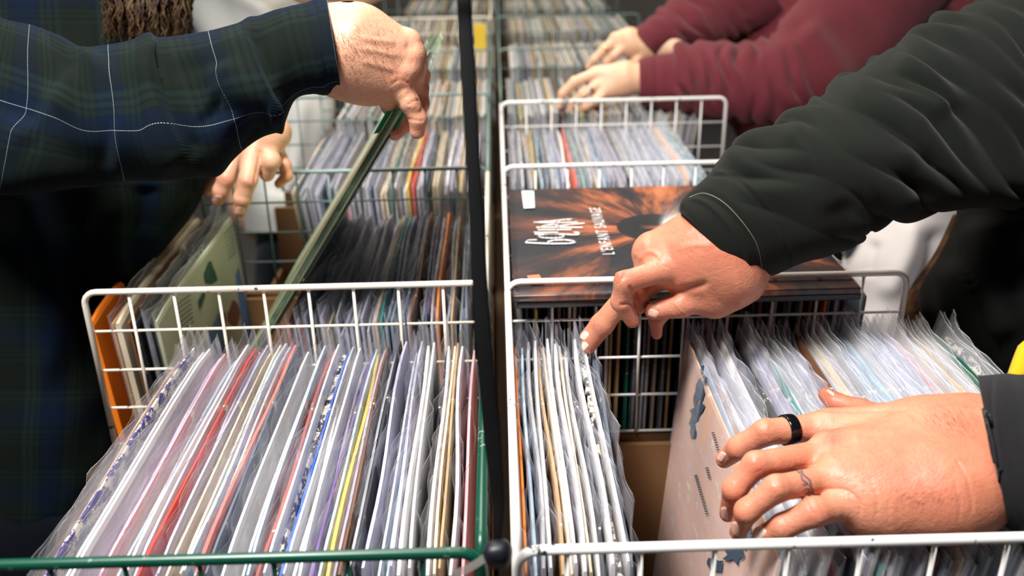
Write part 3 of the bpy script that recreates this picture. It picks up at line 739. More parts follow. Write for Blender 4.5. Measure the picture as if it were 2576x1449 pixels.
# shirt sleeve over the lifting arm
slA = [(822, -3, 858, 223, zA, .050), (800, -4, 842, 228, zA, .050), (770, 8, 818, 238, zA, .050), (728, 16, 785, 236, zA, .050), (690, 25, 745, 250, zA, .047), (652, 40, 722, 300, zA, .050), (626, 44, 712, 336, zA, .052),
       (600, 58, 690, 336, .80, .054), (560, 68, 650, 352, .80, .056), (500, 82, 590, 400, .805, .057), (440, 92, 550, 440, .81, .058), (396, 94, 500, 446, .81, .060), (372, 84, 440, 452, .81, .062), (330, 104, 390, 452, .815, .062),
       (270, 112, 310, 455, .82, .064), (205, 118, 220, 470, .825, .066), (150, 88, 130, 480, .83, .068), (90, 66, 20, 490, .84, .07), (0, 45, -90, 470, .86, .072), (-120, 0, -200, 400, .89, .075), (-300, -60, -400, 300, .97, .085), (-330, -200, -520, 120, 1.06, .09)]
ffA = [([(400, 100), (398, 170), (412, 240), (445, 320), (498, 408)], 17, -.0075), ([(634, 62), (652, 130), (678, 195), (706, 270)], 13, -.0055), ([(382, 78), (380, 150), (392, 230), (425, 310), (480, 400), (520, 450)], 60, .012, 2), ([(612, 42), (628, 110), (655, 190), (690, 270), (712, 345)], 55, .010, 2), ([(205, 112), (140, 165), (70, 240), (20, 330)], 40, -.009), ([(255, 125), (190, 190), (120, 290)], 34, .007),
       ([(520, 240), (600, 290), (690, 320)], 40, -.008), ([(540, 210), (630, 235), (715, 250)], 30, .006), ([(270, 330), (380, 350), (470, 410)], 40, .005), ([(40, 330), (150, 400), (300, 430)], 36, -.006),
       ([(818, 5), (855, 215)], 6, .0010), ([(790, 8), (830, 222)], 6, -.0010), ([(560, 150), (580, 260), (620, 330)], 30, .005), ([(470, 130), (500, 220), (540, 330)], 36, -.004)]
oA, VA = loft('sleeve', m1, slA, M_plaid, ffA, m=420, n=220, wob=.0012, seed=3)
# trunk of the shirt, other sleeve, collar line
tr1 = [(-260, -220, 420, -200, 1.16, .13), (-260, 0, 452, 0, 1.14, .13), (-250, 200, 490, 200, 1.13, .13), (-230, 400, 520, 380, 1.12, .13), (-200, 520, 500, 500, 1.12, .13), (-180, 640, 420, 620, 1.12, .13), (-170, 760, 345, 745, 1.13, .13),
       (-160, 900, 320, 890, 1.14, .13), (-150, 1080, 300, 1080, 1.16, .135), (-140, 1300, 270, 1300, 1.19, .14), (-140, 1600, 250, 1600, 1.25, .14)]
ft1 = [([(60, 400), (140, 700), (120, 1000)], 22, .012), ([(180, 450), (200, 700), (260, 1000)], 24, -.012), ([(300, 470), (280, 640), (330, 800)], 24, .012), ([(370, 460), (360, 600)], 22, -.010), ([(40, 120), (200, 200), (380, 260)], 24, .010), ([(440, 120), (450, 300), (470, 480)], 12, .006), ([(462, 120), (474, 300), (490, 480)], 5, -.004)]
t1, VT1 = loft('shirt_body', m1, tr1, M_plaid_shaded, ft1, m=150, n=150, wob=.004, seed=5)
oB, VB = loft('sleeve', m1, [(505, 440, 640, 300, 1.12, .034), (495, 425, 630, 290, 1.125, .036), (480, 400, 620, 250, 1.13, .04), (430, 400, 610, 200, 1.13, .045), (300, 380, 520, 100, 1.16, .05), (180, 300, 400, 40, 1.18, .05)], M_plaid, m=60, n=60, wob=.002, seed=8)
oB['label'] = 'sleeve of the lower hand'
tt = tree_of(VT1)
h, nn = hit(tt, 441, 481)
if h is not None:
    ax = EYE - h; V, F = torus_vf(h + nn * .0015, nn, .0042, .0013, .0010); o = mesh_obj('button', rel(V, m1), F, plain('dark_button', (.02, .03, .05), .3, .5), m1)
pt1, _ = loft('trousers', m1, [(-170, 1230, 290, 1230, 1.18, .12), (-150, 1500, 250, 1500, 1.22, .13), (-120, 2400, 240, 2400, 1.6, .12), (-60, 3300, 260, 3300, 2.0, .10)], M_navy, m=60, n=60, wob=.005)
# beard: hanging wavy locks
bv = []
for i in range(620):
    x = 255 + rng.beta(1.3, 1.3) * 225; z = rng.uniform(.99, 1.07); y0 = -120; y1 = rng.uniform(55, 112) - abs(x - 330) * .05; fr = rng.uniform(.03, .09); am = rng.uniform(3, 9); ph = rng.uniform(0, 6.28); pts = []; rr = []
    for k in range(15):
        t = k / 14; y = y0 + (y1 - y0) * t; xx = x + (x - 365) * (-.06 * t) + am * math.sin(y * fr * 2 + ph) + (10 * t if x > 400 else 0)
        pts.append(P(xx, y, z - .01 * math.sin(t * 3))); rr.append(.0013 * (1 - .75 * t ** 3))
    bv.append(tube_vf(pts, rr, 4, caps=False))
V, F = joinvf(bv); tb_ = NT('beard_hair'); tb_.set(tb_.ramp(tb_.noise(90, 3, .6, tb_.coord()), [(.3, (.012, .006, .003)), (.5, (.045, .022, .010)), (.7, (.12, .075, .035))]), .5, .3)
o = mesh_obj('beard', rel(V, m1), F, tb_.m, m1); o['kind'] = 'stuff'; o['label'] = 'long brown wavy beard'
# ================================================================== man in the dark canvas jacket (right)
m2 = empty('person', (.62, .80, 0), 'man in a dark canvas jacket, a black ring on his spread hand', 'person', 'record shoppers')
def c3(x, y): return 1420 + x / 3.294, 500 + y / 3.294
def j3(x, y, z, r): a, b = c3(x, y); return (a, b, z, r / 3.294)
zC = .80
HC = dict(palm=[(P(*c3(1460, 300), zC), P(*c3(1200, 420), zC), .033, .034), (P(*c3(1200, 420), zC), P(*c3(740, 470), zC + .012), .034, .018), (P(*c3(1250, 480), zC), P(*c3(850, 560), zC), .034, .0185),
                (P(*c3(1150, 330), zC + .01), P(*c3(740, 420), zC + .02), .026, .014), (P(*c3(1330, 560), zC), P(*c3(1080, 620), zC), .034, .020), (P(*c3(1370, 640), zC), P(*c3(1240, 800), zC + .004), .028, .020),
                (P(*c3(1900, 60), zC - .01), P(*c3(1460, 300), zC), .036, .033)],
          fingers=[fing([j3(820, 590, zC - .012, 98), j3(505, 690, zC - .018, 92), j3(470, 850, zC - .008, 84), j3(560, 1010, zC + .002, 62)]),
                   fing([j3(720, 560, zC + .01, 84), j3(520, 780, zC + .012, 88), j3(330, 1040, zC + .028, 82), j3(200, 1225, zC + .046, 62)]),
                   fing([j3(740, 520, zC + .026, 70), j3(500, 800, zC + .03, 78), j3(290, 1030, zC + .042, 70), j3(170, 1140, zC + .05, 44)]),
                   fing([j3(760, 700, zC + .01, 74), j3(640, 800, zC + .008, 62), j3(625, 905, zC + .014, 50)]),
                   fing([j3(1240, 800, zC + .002, 118), j3(960, 880, zC, 102), j3(740, 930, zC + .004, 76)]),
                   fing([j3(850, 930, zC + .03, 62), j3(760, 1010, zC + .03, 58), j3(765, 1120, zC + .034, 46)])], kp=.013, kf=.006)
def L3(*p): return [c3(*q) for q in p]
ftC = [(L3((680, 800), (860, 790), (1060, 740), (1220, 690)), 9, -.0030), (L3((890, 880), (990, 980)), 2.5, -.0007), (L3((860, 880), (960, 990)), 2.2, -.0005), (L3((930, 860), (1030, 960)), 2.2, -.0004),
       (L3((545, 735), (580, 800), (610, 830)), 4, -.0020), (L3((470, 880), (560, 875), (610, 960)), 3.5, -.0020), (L3((420, 620), (480, 650)), 12, .0016), (L3((740, 470), (800, 540), (850, 570)), 3, -.0007),
       (L3((610, 520), (690, 440), (790, 470)), 6, .0014), (L3((590, 500), (620, 400), (700, 350)), 8, .0012), (L3((900, 420), (1100, 380), (1250, 400)), 9, .0008), (L3((420, 640), (470, 660), (530, 650)), 2.5, -.0004),
       (L3((280, 1060), (310, 1110)), 2.5, -.0005), (L3((300, 1050), (330, 1100)), 2.5, -.0004), (L3((1090, 200), (1000, 300), (850, 400)), 10, .0008)]
tiC = [(*c3(430, 630), 24, .9), (*c3(620, 700), 30, .8), (*c3(560, 1040), 20, .9), (*c3(1400, 460), 50, .7), (*c3(250, 1280), 26, .8), (*c3(760, 1060), 30, .9), (*c3(1000, 640), 40, .5), (*c3(650, 420), 22, .6), (*c3(1150, 500), 40, .4)]
def c4(x, y): return 1760 + x / 2.899, 920 + y / 2.899
HR = .397
def ph(px, py, hgt, rp): r = ray(px, py); z = (HR - hgt) / -r[2]; return (px, py, z, rp)
def q4(x, y, hgt, r): a, b = c4(x, y); return ph(a, b, hgt, r / 2.899)
def pp4(x, y, hgt): a, b = c4(x, y); t = ph(a, b, hgt, 1); return P(a, b, t[2])
HD = dict(palm=[(pp4(2090, 600, .048), pp4(2010, 610, .046), .027, .029), (pp4(2010, 560, .046), pp4(1680, 560, .044), .029, .030), (pp4(1950, 500, .046), pp4(960, 470, .042), .024, .0150), (pp4(1950, 600, .046), pp4(960, 640, .046), .026, .0155),
                (pp4(1950, 700, .046), pp4(1000, 820, .044), .027, .0155), (pp4(1950, 850, .042), pp4(1200, 970, .036), .029, .0190), (pp4(1820, 930, .036), pp4(1350, 1010, .030), .0280, .0240),
                (pp4(1960, 430, .042), pp4(1350, 430, .030), .0165, .0160), (pp4(1930, 860, .040), pp4(1750, 930, .036), .0250, .0275)],
          fingers=[fing([q4(960, 440, .042, 112), q4(480, 485, .045, 93), q4(290, 595, .030, 84), q4(180, 685, .012, 62)]),
                   fing([q4(940, 640, .047, 108), q4(410, 720, .052, 94), q4(255, 900, .036, 84), q4(205, 1080, .010, 60)]),
                   fing([q4(980, 820, .044, 104), q4(560, 895, .050, 96), q4(345, 1060, .034, 86), q4(280, 1215, .012, 62)]),
                   fing([q4(1120, 1010, .034, 108), q4(840, 1065, .038, 104), q4(610, 1170, .026, 90), q4(450, 1240, .014, 68)]),
                   fing([q4(1500, 420, .022, 92), q4(1180, 315, .010, 72), q4(985, 265, .008, 68), q4(925, 215, .008, 58)])], kp=.014, kf=.0055)
def L4(*p): return [c4(*q) for q in p]
ftD = [(L4((760, 930), (900, 905), (1060, 905), (1160, 985), (1175, 1080)), 3.2, -0.00084), (L4((740, 960), (600, 1040), (480, 1120)), 3, -0.00072), (L4((1200, 850), (1290, 920), (1300, 1080)), 3.0, -0.00048), (L4((1880, 700), (1960, 850), (1990, 1060)), 3.0, -0.00072),
       (L4((1860, 850), (1900, 1000), (1890, 1120)), 3, -0.00054), (L4((1380, 980), (1375, 1120), (1390, 1180)), 2.5, -0.00036), (L4((1455, 1000), (1455, 1140)), 2.5, -0.00030), (L4((1290, 1000), (1280, 1160)), 2.5, -0.00030),
       (L4((770, 970), (830, 1090)), 2.4, -0.00048), (L4((850, 960), (905, 1075)), 2.4, -0.00048), (L4((610, 1120), (640, 1180)), 2.2, -0.00030), (L4((440, 640), (460, 730)), 2.2, -0.00024), (L4((400, 640), (420, 735)), 2.2, -0.00024),
       (L4((545, 830), (570, 930)), 2.2, -0.00024), (L4((610, 830), (630, 920)), 2.0, -0.00024), (L4((480, 400), (470, 470)), 2.2, -0.00024), (L4((230, 880), (230, 960)), 2.2, -0.00024),
       (L4((1150, 560), (950, 560)), 24, -0.00060), (L4((400, 470), (520, 440)), 16, 0.00060), (L4((390, 660), (430, 770)), 16, 0.00060), (L4((560, 850), (600, 950)), 16, 0.00060), (L4((1000, 640), (1500, 620)), 9, 0.00036), (L4((1020, 810), (1500, 760)), 9, 0.00036),
       (L4((740, 540), (850, 560), (960, 500)), 4, -0.00060), (L4((700, 740), (870, 720), (960, 720)), 4, -0.00060), (L4((1000, 460), (1500, 480)), 9, 0.00036), (L4((880, 320), (1100, 330), (1500, 320)), 4, -0.00072)]
tiD = [(*c4(960, 510), 34, 1.0), (*c4(400, 690), 26, .9), (*c4(580, 890), 26, .8), (*c4(850, 1040), 30, .5), (*c4(190, 1080), 26, .7), (*c4(260, 1230), 26, .7), (*c4(440, 470), 24, .6), (*c4(1650, 900), 90, .5), (*c4(1900, 450), 50, .6), (*c4(940, 250), 26, .7)]
co2 = dict(palm=[(P(1950, 530, zC), P(2300, 370, .825), .030, .036), (P(2300, 370, .825), P(2700, 150, .92), .036, .045), (P(2700, 150, .92), P(2850, 150, 1.02), .045, .08), (P(2850, 150, 1.04), P(2820, 800, 1.03), .09, .09),
                 (P(2900, 500, 1.03), P(3150, 700, .92), .03, .018), (P(3150, 700, .92), P(3020, 925, .80), .018, .018), (P(3020, 925, .80), P(2840, 1105, .70), .018, .018), (P(2840, 1105, .70), P(2560, 1140, .625), .018, .018)], fingers=[], kp=.03)
b2, tr2 = body(m2, [(HC, .0014, ftC, tiC), (HD, .0012, ftD, tiD)], M_skinR, co2)
nail(m2, tr2, *c3(165, 1135), 128, 26, 17, M_nailw, lift=.0006); nail(m2, tr2, *c3(160, 1225), 132, 26, 20, M_nailw, lift=.0006); nail(m2, tr2, *c3(735, 950), 20, 30, 22, M_nail)
nail(m2, tr2, *c4(160, 665), 118, 30, 20, M_nail); nail(m2, tr2, *c4(182, 1080), 80, 40, 18, M_nail); nail(m2, tr2, *c4(258, 1190), 75, 42, 20, M_nail); nail(m2, tr2, *c4(425, 1218), 125, 42, 38, M_nailw, lift=.0008); nail(m2, tr2, *c4(955, 195), 35, 26, 9, M_nail)
a_ = P(*[q4(960, 440, .042, 1)[i] for i in (0, 1, 2)]); b_ = P(*[q4(480, 485, .045, 1)[i] for i in (0, 1, 2)]); cR = a_ + (b_ - a_) * .655
V, F = torus_vf(cR, b_ - a_ + np.array((0, -.004, 0)), .0100, .0010, .0040, 56, 12); mesh_obj('ring', rel(V, m2), F, M_ringb, m2)['label'] = 'polished black band ring'
tv = []
for ln in (((735, 755), (715, 770), (730, 780), (752, 765)), ((740, 790), (748, 830), (785, 860), (752, 868)), ((760, 800), (800, 835), (812, 880)), ((765, 905), (790, 900), (800, 925), (775, 938)), ((812, 890), (828, 925), (800, 935)), ((745, 780), (775, 815)), ((800, 870), (822, 905))):
    r_ = ribbon('tattoo', m2, tr2, L4(*ln), 4.6, M_tat)
    if r_: tv.append(r_)
V, F = joinvf(tv); o = mesh_obj('tattoo', rel(V, m2), F, M_tat, m2); o['label'] = 'faded scrolling tattoo on the ring finger'
hv = []
for (n_, mx, my, sx, sy) in ((170, 1800, 400, 120, 50), (60, 1900, 480, 70, 60), (110, 1620, 960, 120, 35)):
    for _ in range(n_):
        px, py = c4(mx + rng.normal() * sx, my + rng.normal() * sy); y0 = my; h, nn = hit(tr2, px, py)
        if h is None: continue
        pts = []
        for s in (0, .5, 1):
            h2, n2 = hit(tr2, px - 10 * s, py - 9 * s * (1 if y0 < 800 else -.6))
            if h2 is None: break
            pts.append(h2 + n2 * (.0001 + .0012 * s))
        if len(pts) == 3: hv.append(tube_vf(pts, [.00004, .00003, .000015], 3, caps=False))
V, F = joinvf(hv); o = mesh_obj('arm_hair', rel(V, m2), F, M_hair, m2); o['kind'] = 'stuff'
slC = [(1707, 530, 1893, 706, .800, .040), (1712, 505, 1905, 700, .798, .042), (1742, 474, 1950, 690, .795, .046), (1780, 440, 2000, 668, .79, .048), (1806, 410, 2050, 652, .79, .050), (1836, 368, 2120, 628, .79, .052), (1880, 338, 2178, 600, .79, .054), (1935, 318, 2190, 572, .79, .055),
       (1980, 290, 2240, 560, .79, .057), (2040, 258, 2320, 545, .79, .06), (2075, 232, 2385, 528, .80, .062), (2110, 198, 2440, 524, .805, .064), (2180, 165, 2500, 520, .81, .066), (2235, 128, 2560, 515, .82, .068), (2275, 98, 2610, 500, .83, .07), (2340, 55, 2680, 470, .84, .075), (2440, 20, 2760, 420, .86, .08), (2540, -30, 2860, 330, .88, .085), (2640, -120, 2950, 200, .92, .09), (2720, -160, 3020, 160, .98, .10), (2800, -200, 3060, 120, 1.06, .11)]
ffC = [([(1960, 312), (2010, 350), (2070, 440), (2110, 540)], 26, .005), ([(2110, 205), (2190, 240), (2270, 330), (2320, 430)], 28, .005), ([(2240, 140), (2320, 190), (2390, 300)], 30, .005),
       ([(1785, 440), (1850, 450), (1920, 520), (1975, 600), (1985, 680)], 3.2, -.0013), ([(1792, 434), (1857, 444), (1928, 515), (1983, 598), (1993, 676)], 3.5, .0010), ([(1709, 530), (1730, 500), (1790, 520), (1870, 620), (1894, 704)], 5, .0014), ([(1722, 505), (1760, 492), (1820, 525), (1890, 610), (1910, 696)], 3, -.0010), ([(1730, 495), (1770, 482), (1830, 512), (1902, 600), (1925, 690)], 2.4, -.0008)]
oC, VC = loft('sleeve', m2, slC, M_canvas, ffC, gathers=[(.035, .42, .046, .0130, .060, 5)], m=300, n=190, wob=.0012, seed=11)
tc = tree_of(VC); V = None
r_ = ribbon('seam_thread', m2, tc, [(1789, 437), (1850, 447), (1924, 518), (1979, 599), (1989, 676)], 2.0, M_thread, lift=.0005)
if r_: mesh_obj('seam_thread', rel(r_[0], m2), r_[1], M_thread, m2)
r_ = ribbon('hem_thread', m2, tc, [(1735, 497), (1775, 487), (1833, 520), (1900, 606), (1918, 685)], 1.6, M_thread, lift=.0004)
if r_: mesh_obj('hem_thread', rel(r_[0], m2), r_[1], M_thread, m2)
# jacket trunk
tr_ = [(2500, -250, 3150, -250, 1.02, .14), (2455, 0, 3150, 0, 1.02, .14), (2440, 200, 3150, 200, 1.01, .14), (2420, 400, 3150, 400, 1.0, .14), (2402, 530, 3150, 520, .99, .14), (2360, 640, 3150, 640, .98, .14), (2318, 730, 3150, 740, .98, .14), (2330, 800, 3150, 860, .98, .14), (2400, 900, 3150, 1000, .99, .14), (2440, 1000, 3150, 1100, 1.0, .13), (2460, 1300, 3150, 1300, 1.05, .12), (2440, 1900, 3150, 1900, 1.3, .12)]
ftr = [([(2460, 400), (2480, 480), (2576, 510)], 3, -.002), ([(2400, 560), (2455, 745), (2520, 900)], 5, -.004), ([(2440, 540), (2500, 760), (2560, 860)], 26, .010), ([(2380, 640), (2400, 800), (2480, 930)], 20, .008), ([(2530, 560), (2560, 760)], 22, -.008), ([(2480, 60), (2490, 300)], 26, .010)]
t2, VT2 = loft('jacket_body', m2, tr_, M_canvas2, ftr, m=150, n=150, wob=.004, seed=12)
tt2 = tree_of(VT2); h, nn = hit(tt2, 2455, 742)
if h is not None:
    V, F = tube_vf([h + nn * .0005, h + nn * .002, h + nn * .0026], [.0040, .0040, .0022], 18); mesh_obj('snap_button', rel(V, m2), F, M_steel, m2)
def on(tree, x, y, off):
    h, nn = hit(tree, x, y); return h + nn * off if h is not None else None
zl = [on(tt2, *p, .004) for p in ((2600, 800), (2560, 845), (2545, 880), (2540, 920), (2548, 955), (2560, 990))]
zl = [p for p in zl if p is not None]
if len(zl) > 3:
    zz = catmull([list(p) for p in zl], 46); bits = []
    for i in range(len(zz) - 1):
        t_ = zz[i + 1] - zz[i]; t_ /= np.linalg.norm(t_); s_ = np.cross(t_, [0, 1, 0]); s_ /= np.linalg.norm(s_)
        bits.append(tube_vf([zz[i] - s_ * .0022, zz[i] + s_ * .0022], .0007, 6))
    V, F = joinvf(bits); o = mesh_obj('zip_teeth', rel(V, m2), F, M_steel, m2); o['kind'] = 'stuff'
    yl, _ = loft('yellow_lining', m2, [(2560, 870, 2620, 820, .85, .006), (2548, 900, 2640, 880, .85, .012), (2532, 945, 2650, 930, .85, .014), (2524, 962, 2640, 975, .85, .008)], M_yellow, m=30, n=30)
sl2, _ = loft('printed_shirt', m2, [(2395, 540, 2480, 530, 1.08, .03), (2345, 640, 2460, 640, 1.08, .04), (2295, 720, 2440, 730, 1.08, .05), (2262, 800, 2440, 820, 1.09, .05), (2300, 900, 2440, 900, 1.1, .05)],
     (lambda t: (t.set(t.ramp(t.noise(26, 3, .6, t.coord()), [(.45, (.004, .003, .003)), (.56, (.03, .012, .006)), (.66, (.06, .03, .01))]), .9, .1)))(NT('printed_shirt_cloth')), m=40, n=50, wob=.003)
slD = [(2459, 946, 2542, 1345, .598, .046), (2466, 945, 2556, 1358, .598, .047), (2490, 944, 2600, 1390, .600, .048), (2530, 940, 2670, 1440, .607, .050), (2600, 930, 2760, 1440, .63, .046), (2720, 860, 2960, 1350, .68, .06), (2860, 700, 3180, 1150, .78, .07), (3000, 500, 3300, 900, .90, .08), (3000, 300, 3300, 700, 1.0, .08)]
print('wrist depth', ph(2460, 1130, .048, 1)[2])
oD, VD = loft('sleeve', m2, slD, M_cuffg, [([(2496, 955), (2498, 1060), (2518, 1200), (2575, 1330)], 6, -.0010)], m=110, n=130, wob=.0015, seed=14)
oD['label'] = 'sleeve of the spread hand'
lr, _ = loft('red_lining', m2, [(2476, 1200, 2532, 1318, .612, .026), (2500, 1190, 2560, 1325, .614, .028), (2560, 1190, 2600, 1325, .62, .03)], M_red, m=20, n=50)
# ================================================================== maroon hoodie (behind, right)
m3 = empty('person', (.72, 1.95, 0), 'person in a maroon hooded sweatshirt searching the fourth-row bin', 'person', 'record shoppers')
def c2(x, y): return 1380 + x / 5.176, 40 + y / 5.176
def j2(x, y, z, r): a, b = c2(x, y); return (a, b, z, r / 5.176)
zF = 1.72; zE = 1.86
HF = dict(palm=[(P(*c2(1260, 820), zF), P(*c2(1000, 800), zF), .026, .027), (P(*c2(1000, 770), zF), P(*c2(620, 750), zF), .024, .013), (P(*c2(1000, 850), zF), P(*c2(700, 900), zF), .024, .013), (P(*c2(1000, 900), zF), P(*c2(760, 980), zF), .020, .013), (P(*c2(1500, 800), zF), P(*c2(1200, 820), zF), .028, .026)],
          fingers=[fing([j2(620, 750, zF, 78), j2(340, 860, zF - .01, 68), j2(190, 1010, zF, 62), j2(140, 1180, zF + .01, 46)]), fing([j2(690, 860, zF, 74), j2(450, 1010, zF - .012, 62), j2(330, 1130, zF, 56), j2(260, 1270, zF + .01, 44)]),
                   fing([j2(760, 950, zF, 72), j2(620, 1090, zF - .01, 62), j2(480, 1180, zF, 54), j2(420, 1230, zF + .01, 44)]), fing([j2(780, 1030, zF + .02, 60), j2(620, 1150, zF + .02, 60), j2(560, 1260, zF + .03, 48)])], kp=.010, kf=.005)
HE = dict(palm=[(P(*c2(1280, 400), zE), P(*c2(1050, 330), zE), .023, .024), (P(*c2(1050, 320), zE), P(*c2(880, 300), zE), .024, .014), (P(*c2(1100, 400), zE), P(*c2(950, 430), zE), .022, .014), (P(*c2(1600, 420), zE), P(*c2(1280, 400), zE), .026, .023)],
          fingers=[fing([j2(880, 310, zE, 78), j2(720, 440, zE, 62), j2(600, 570, zE, 56), j2(520, 670, zE + .01, 42)]), fing([j2(960, 420, zE - .006, 70), j2(860, 520, zE - .01, 58), j2(770, 600, zE, 54), j2(700, 680, zE + .01, 40)]), fing([j2(1230, 480, zE - .006, 70), j2(1150, 580, zE - .006, 54), j2(1080, 610, zE, 44)])], kp=.010, kf=.005)
co3 = dict(palm=[(P(1640, 200, zF), P(1980, 220, 1.72), .026, .04), (P(1980, 220, 1.72), P(2240, -90, 1.85), .045, .05), (P(2240, -90, 1.88), P(2160, -100, 2.08), .05, .09), (P(2160, -100, 2.10), P(2120, 380, 2.10), .10, .10), (P(2160, -100, 2.1), P(1800, 15, 1.98), .05, .035), (P(1780, 20, 1.98), P(1650, 115, zE), .04, .026)], fingers=[], kp=.04)
b3, tr3 = body(m3, [(HF, .0024, [([c2(560, 900), c2(350, 1080)], 4, -.002), ([c2(700, 1000), c2(480, 1130)], 4, -.002)], [(*c2(200, 1080), 26, .6), (*c2(300, 1200), 26, .6), (*c2(1000, 1000), 40, .4)]), (HE, .0026, [], [(*c2(700, 500), 30, .6)])], M_skinL, co3)
V, F = torus_vf(P(*c2(545, 955), zF - .006), P(*c2(450, 1010), zF) - P(*c2(690, 860), zF), .0108, .0014, .003); mesh_obj('ring', rel(V, m3), F, M_steel, m3)
V, F = torus_vf(P(*c2(735, 440), zE - .002), P(*c2(600, 570), zE) - P(*c2(880, 310), zE), .0098, .0012, .002); mesh_obj('ring', rel(V, m3), F, M_gold, m3)
slF = [(1607, 150, 1612, 268, zF, .040), (1640, 140, 1645, 275, zF, .043), (1690, 132, 1690, 284, zF, .045), (1700, 115, 1720, 290, zF, .052), (1730, 108, 1750, 296, zF, .055), (1790, 104, 1800, 302, 1.71, .058), (1850, 108, 1860, 308, 1.71, .062), (1905, 100, 1910, 318, 1.71, .065), (1945, 88, 1985, 322, 1.71, .068), (1975, 40, 2080, 305, 1.72, .07), (2010, 0, 2160, 240, 1.75, .075), (2100, -90, 2280, 120, 1.80, .08), (2200, -200, 2400, 0, 1.85, .085)]
ffF = [([(2010, 60), (2080, 140), (2130, 230)], 24, .010), ([(1650, 145), (1655, 270)], 6, -.002), ([(1930, 100), (1990, 200), (2010, 290)], 20, .008)]
oF, _ = loft('sleeve', m3, slF, M_maroon, ffF, gathers=[(.045, .33, .040, .017, .030, 9)], m=200, n=130, wob=.002, seed=21); oF['label'] = 'near sleeve, bunched at the elbow'
slE = [(1594, 75, 1652, 142, zE, .036), (1620, 54, 1690, 122, 1.87, .042), (1655, 25, 1740, 116, 1.89, .050), (1700, -10, 1800, 110, 1.92, .056), (1770, -60, 1870, 90, 1.96, .06), (1880, -140, 1980, 40, 2.0, .07)]
oE, _ = loft('sleeve', m3, slE, M_maroon, [], gathers=[(.03, .3, .045, .012, .02, 4)], m=80, n=80, wob=.002, seed=22); oE['label'] = 'far sleeve'
tr3_ = [(1760, -260, 2620, -260, 2.10, .15), (1745, -60, 2560, -60, 2.09, .15), (1740, 60, 2520, 40, 2.08, .15), (1760, 160, 2460, 160, 2.07, .15), (1800, 260, 2400, 260, 2.06, .15), (1850, 340, 2350, 340, 2.06, .15), (1870, 420, 2330, 420, 2.07, .15)]
t3, VT3 = loft('hoodie_body', m3, tr3_, M_maroon, [([(2200, 70), (2280, 110), (2400, 125)], 22, -.014), ([(2220, 20), (2300, 60), (2420, 70)], 22, .012), ([(2180, 150), (2260, 190), (2360, 190)], 22, .012), ([(1860, -50), (1866, 130)], 4, -.004), ([(1880, -50), (1886, 130)], 4, .003)], m=100, n=120, wob=.005, seed=23)
tt3 = tree_of(VT3); h, nn = hit(tt3, 1886, 60)
if h is not None:
    a = P(1886, 28, depth(h) - .012); b = P(1884, 100, depth(h) - .012); v1 = tube_vf([a, b], .0040, 4); v2 = tube_vf([P(1886, 10, depth(h) - .008), a], .0055, 8)
    V, F = joinvf([v1, v2]); mesh_obj('zip_pull', rel(V, m3), F, M_brass, m3)
j3_, _ = loft('trousers', m3, [(1860, 380, 2330, 380, 2.08, .14), (1880, 800, 2300, 800, 2.2, .14), (1900, 1500, 2280, 1500, 2.5, .12)], M_canvas2, m=50, n=60, wob=.004)
# ================================================================== shopper in the pale shirt (behind, left)
m4 = empty('person', (-.72, 2.4, 0), 'person in a pale shirt and dark jeans standing beyond the plaid arm', 'person', 'record shoppers')
loft('shirt', m4, [(440, -320, 900, -320, 2.515, 0.154), (450, -100, 880, -100, 2.480, 0.154), (470, 30, 850, 30, 2.457, 0.154), (520, 150, 845, 150, 2.434, 0.154), (560, 300, 840, 300, 2.410, 0.154), (590, 420, 815, 420, 2.398, 0.154), (610, 520, 780, 520, 2.387, 0.154), (620, 584, 760, 584, 2.387, 0.143)],
     M_white_sh, [([(560, -20), (640, 20), (700, 60)], 10, .012), ([(600, 60), (680, 40), (780, 0)], 10, -.010), ([(760, 220), (740, 400), (700, 560)], 14, .014), ([(700, 300), (690, 480)], 12, -.014), ([(660, 470), (740, 480), (780, 450)], 8, -.010)], m=120, n=110, wob=.005, seed=31)
loft('jeans', m4, [(640, 560, 765, 560, 2.398, 0.110), (640, 640, 765, 640, 2.434, 0.121), (630, 760, 770, 760, 2.515, 0.132), (600, 1100, 760, 1100, 2.749, 0.132), (600, 1500, 740, 1500, 3.042, 0.110)], M_jeans, [([(700, 590), (690, 720)], 6, -.02)], m=50, n=60, wob=.004)
co4 = dict(palm=[(P(650, -500, 2.574), P(690, 500, 2.480), .11, 0.121), (P(600, -480, 2.515), P(540, -150, 2.3), .06, .045), (P(540, -150, 2.3), P(770, -30, 2.0), .045, .028), (P(770, -30, 2.0), P(900, -22, 2.0), .028, .024), (P(900, -14, 2.0), P(960, -30, 2.0), .026, .022)], fingers=[], kp=.03)
b4, _ = body(m4, [], M_skinL, co4)
# shopper in pale trousers behind the jacket man
m5 = empty('person', (.62, 1.4, 0), 'person in pale grey clothes seen between the dark sleeve and the white rim', 'person', 'record shoppers')
loft('pale_smock', m5, [(2240, 300, 2560, 300, 1.56, .10), (2210, 480, 2520, 480, 1.55, .10), (2170, 560, 2480, 560, 1.55, .10), (2125, 660, 2440, 660, 1.55, .10), (2120, 760, 2420, 760, 1.56, .10), (2110, 860, 2400, 860, 1.58, .10), (2100, 1100, 2400, 1100, 1.68, .10), (2100, 1600, 2380, 1600, 2.0, .1)],
     M_grey_cl, [([(2300, 540), (2280, 640), (2220, 760)], 16, .012), ([(2360, 560), (2350, 680), (2290, 790)], 16, -.012), ([(2200, 600), (2180, 700)], 12, -.008)], m=90, n=90, wob=.006, seed=33)
co5 = dict(palm=[(P(2400, 200, 1.58), P(2300, 900, 1.62), .07, .07), (P(2300, 900, 1.62), P(2260, 1600, 2.0), .07, .06)], fingers=[], kp=.03)
body(m5, [], M_skinL, co5)
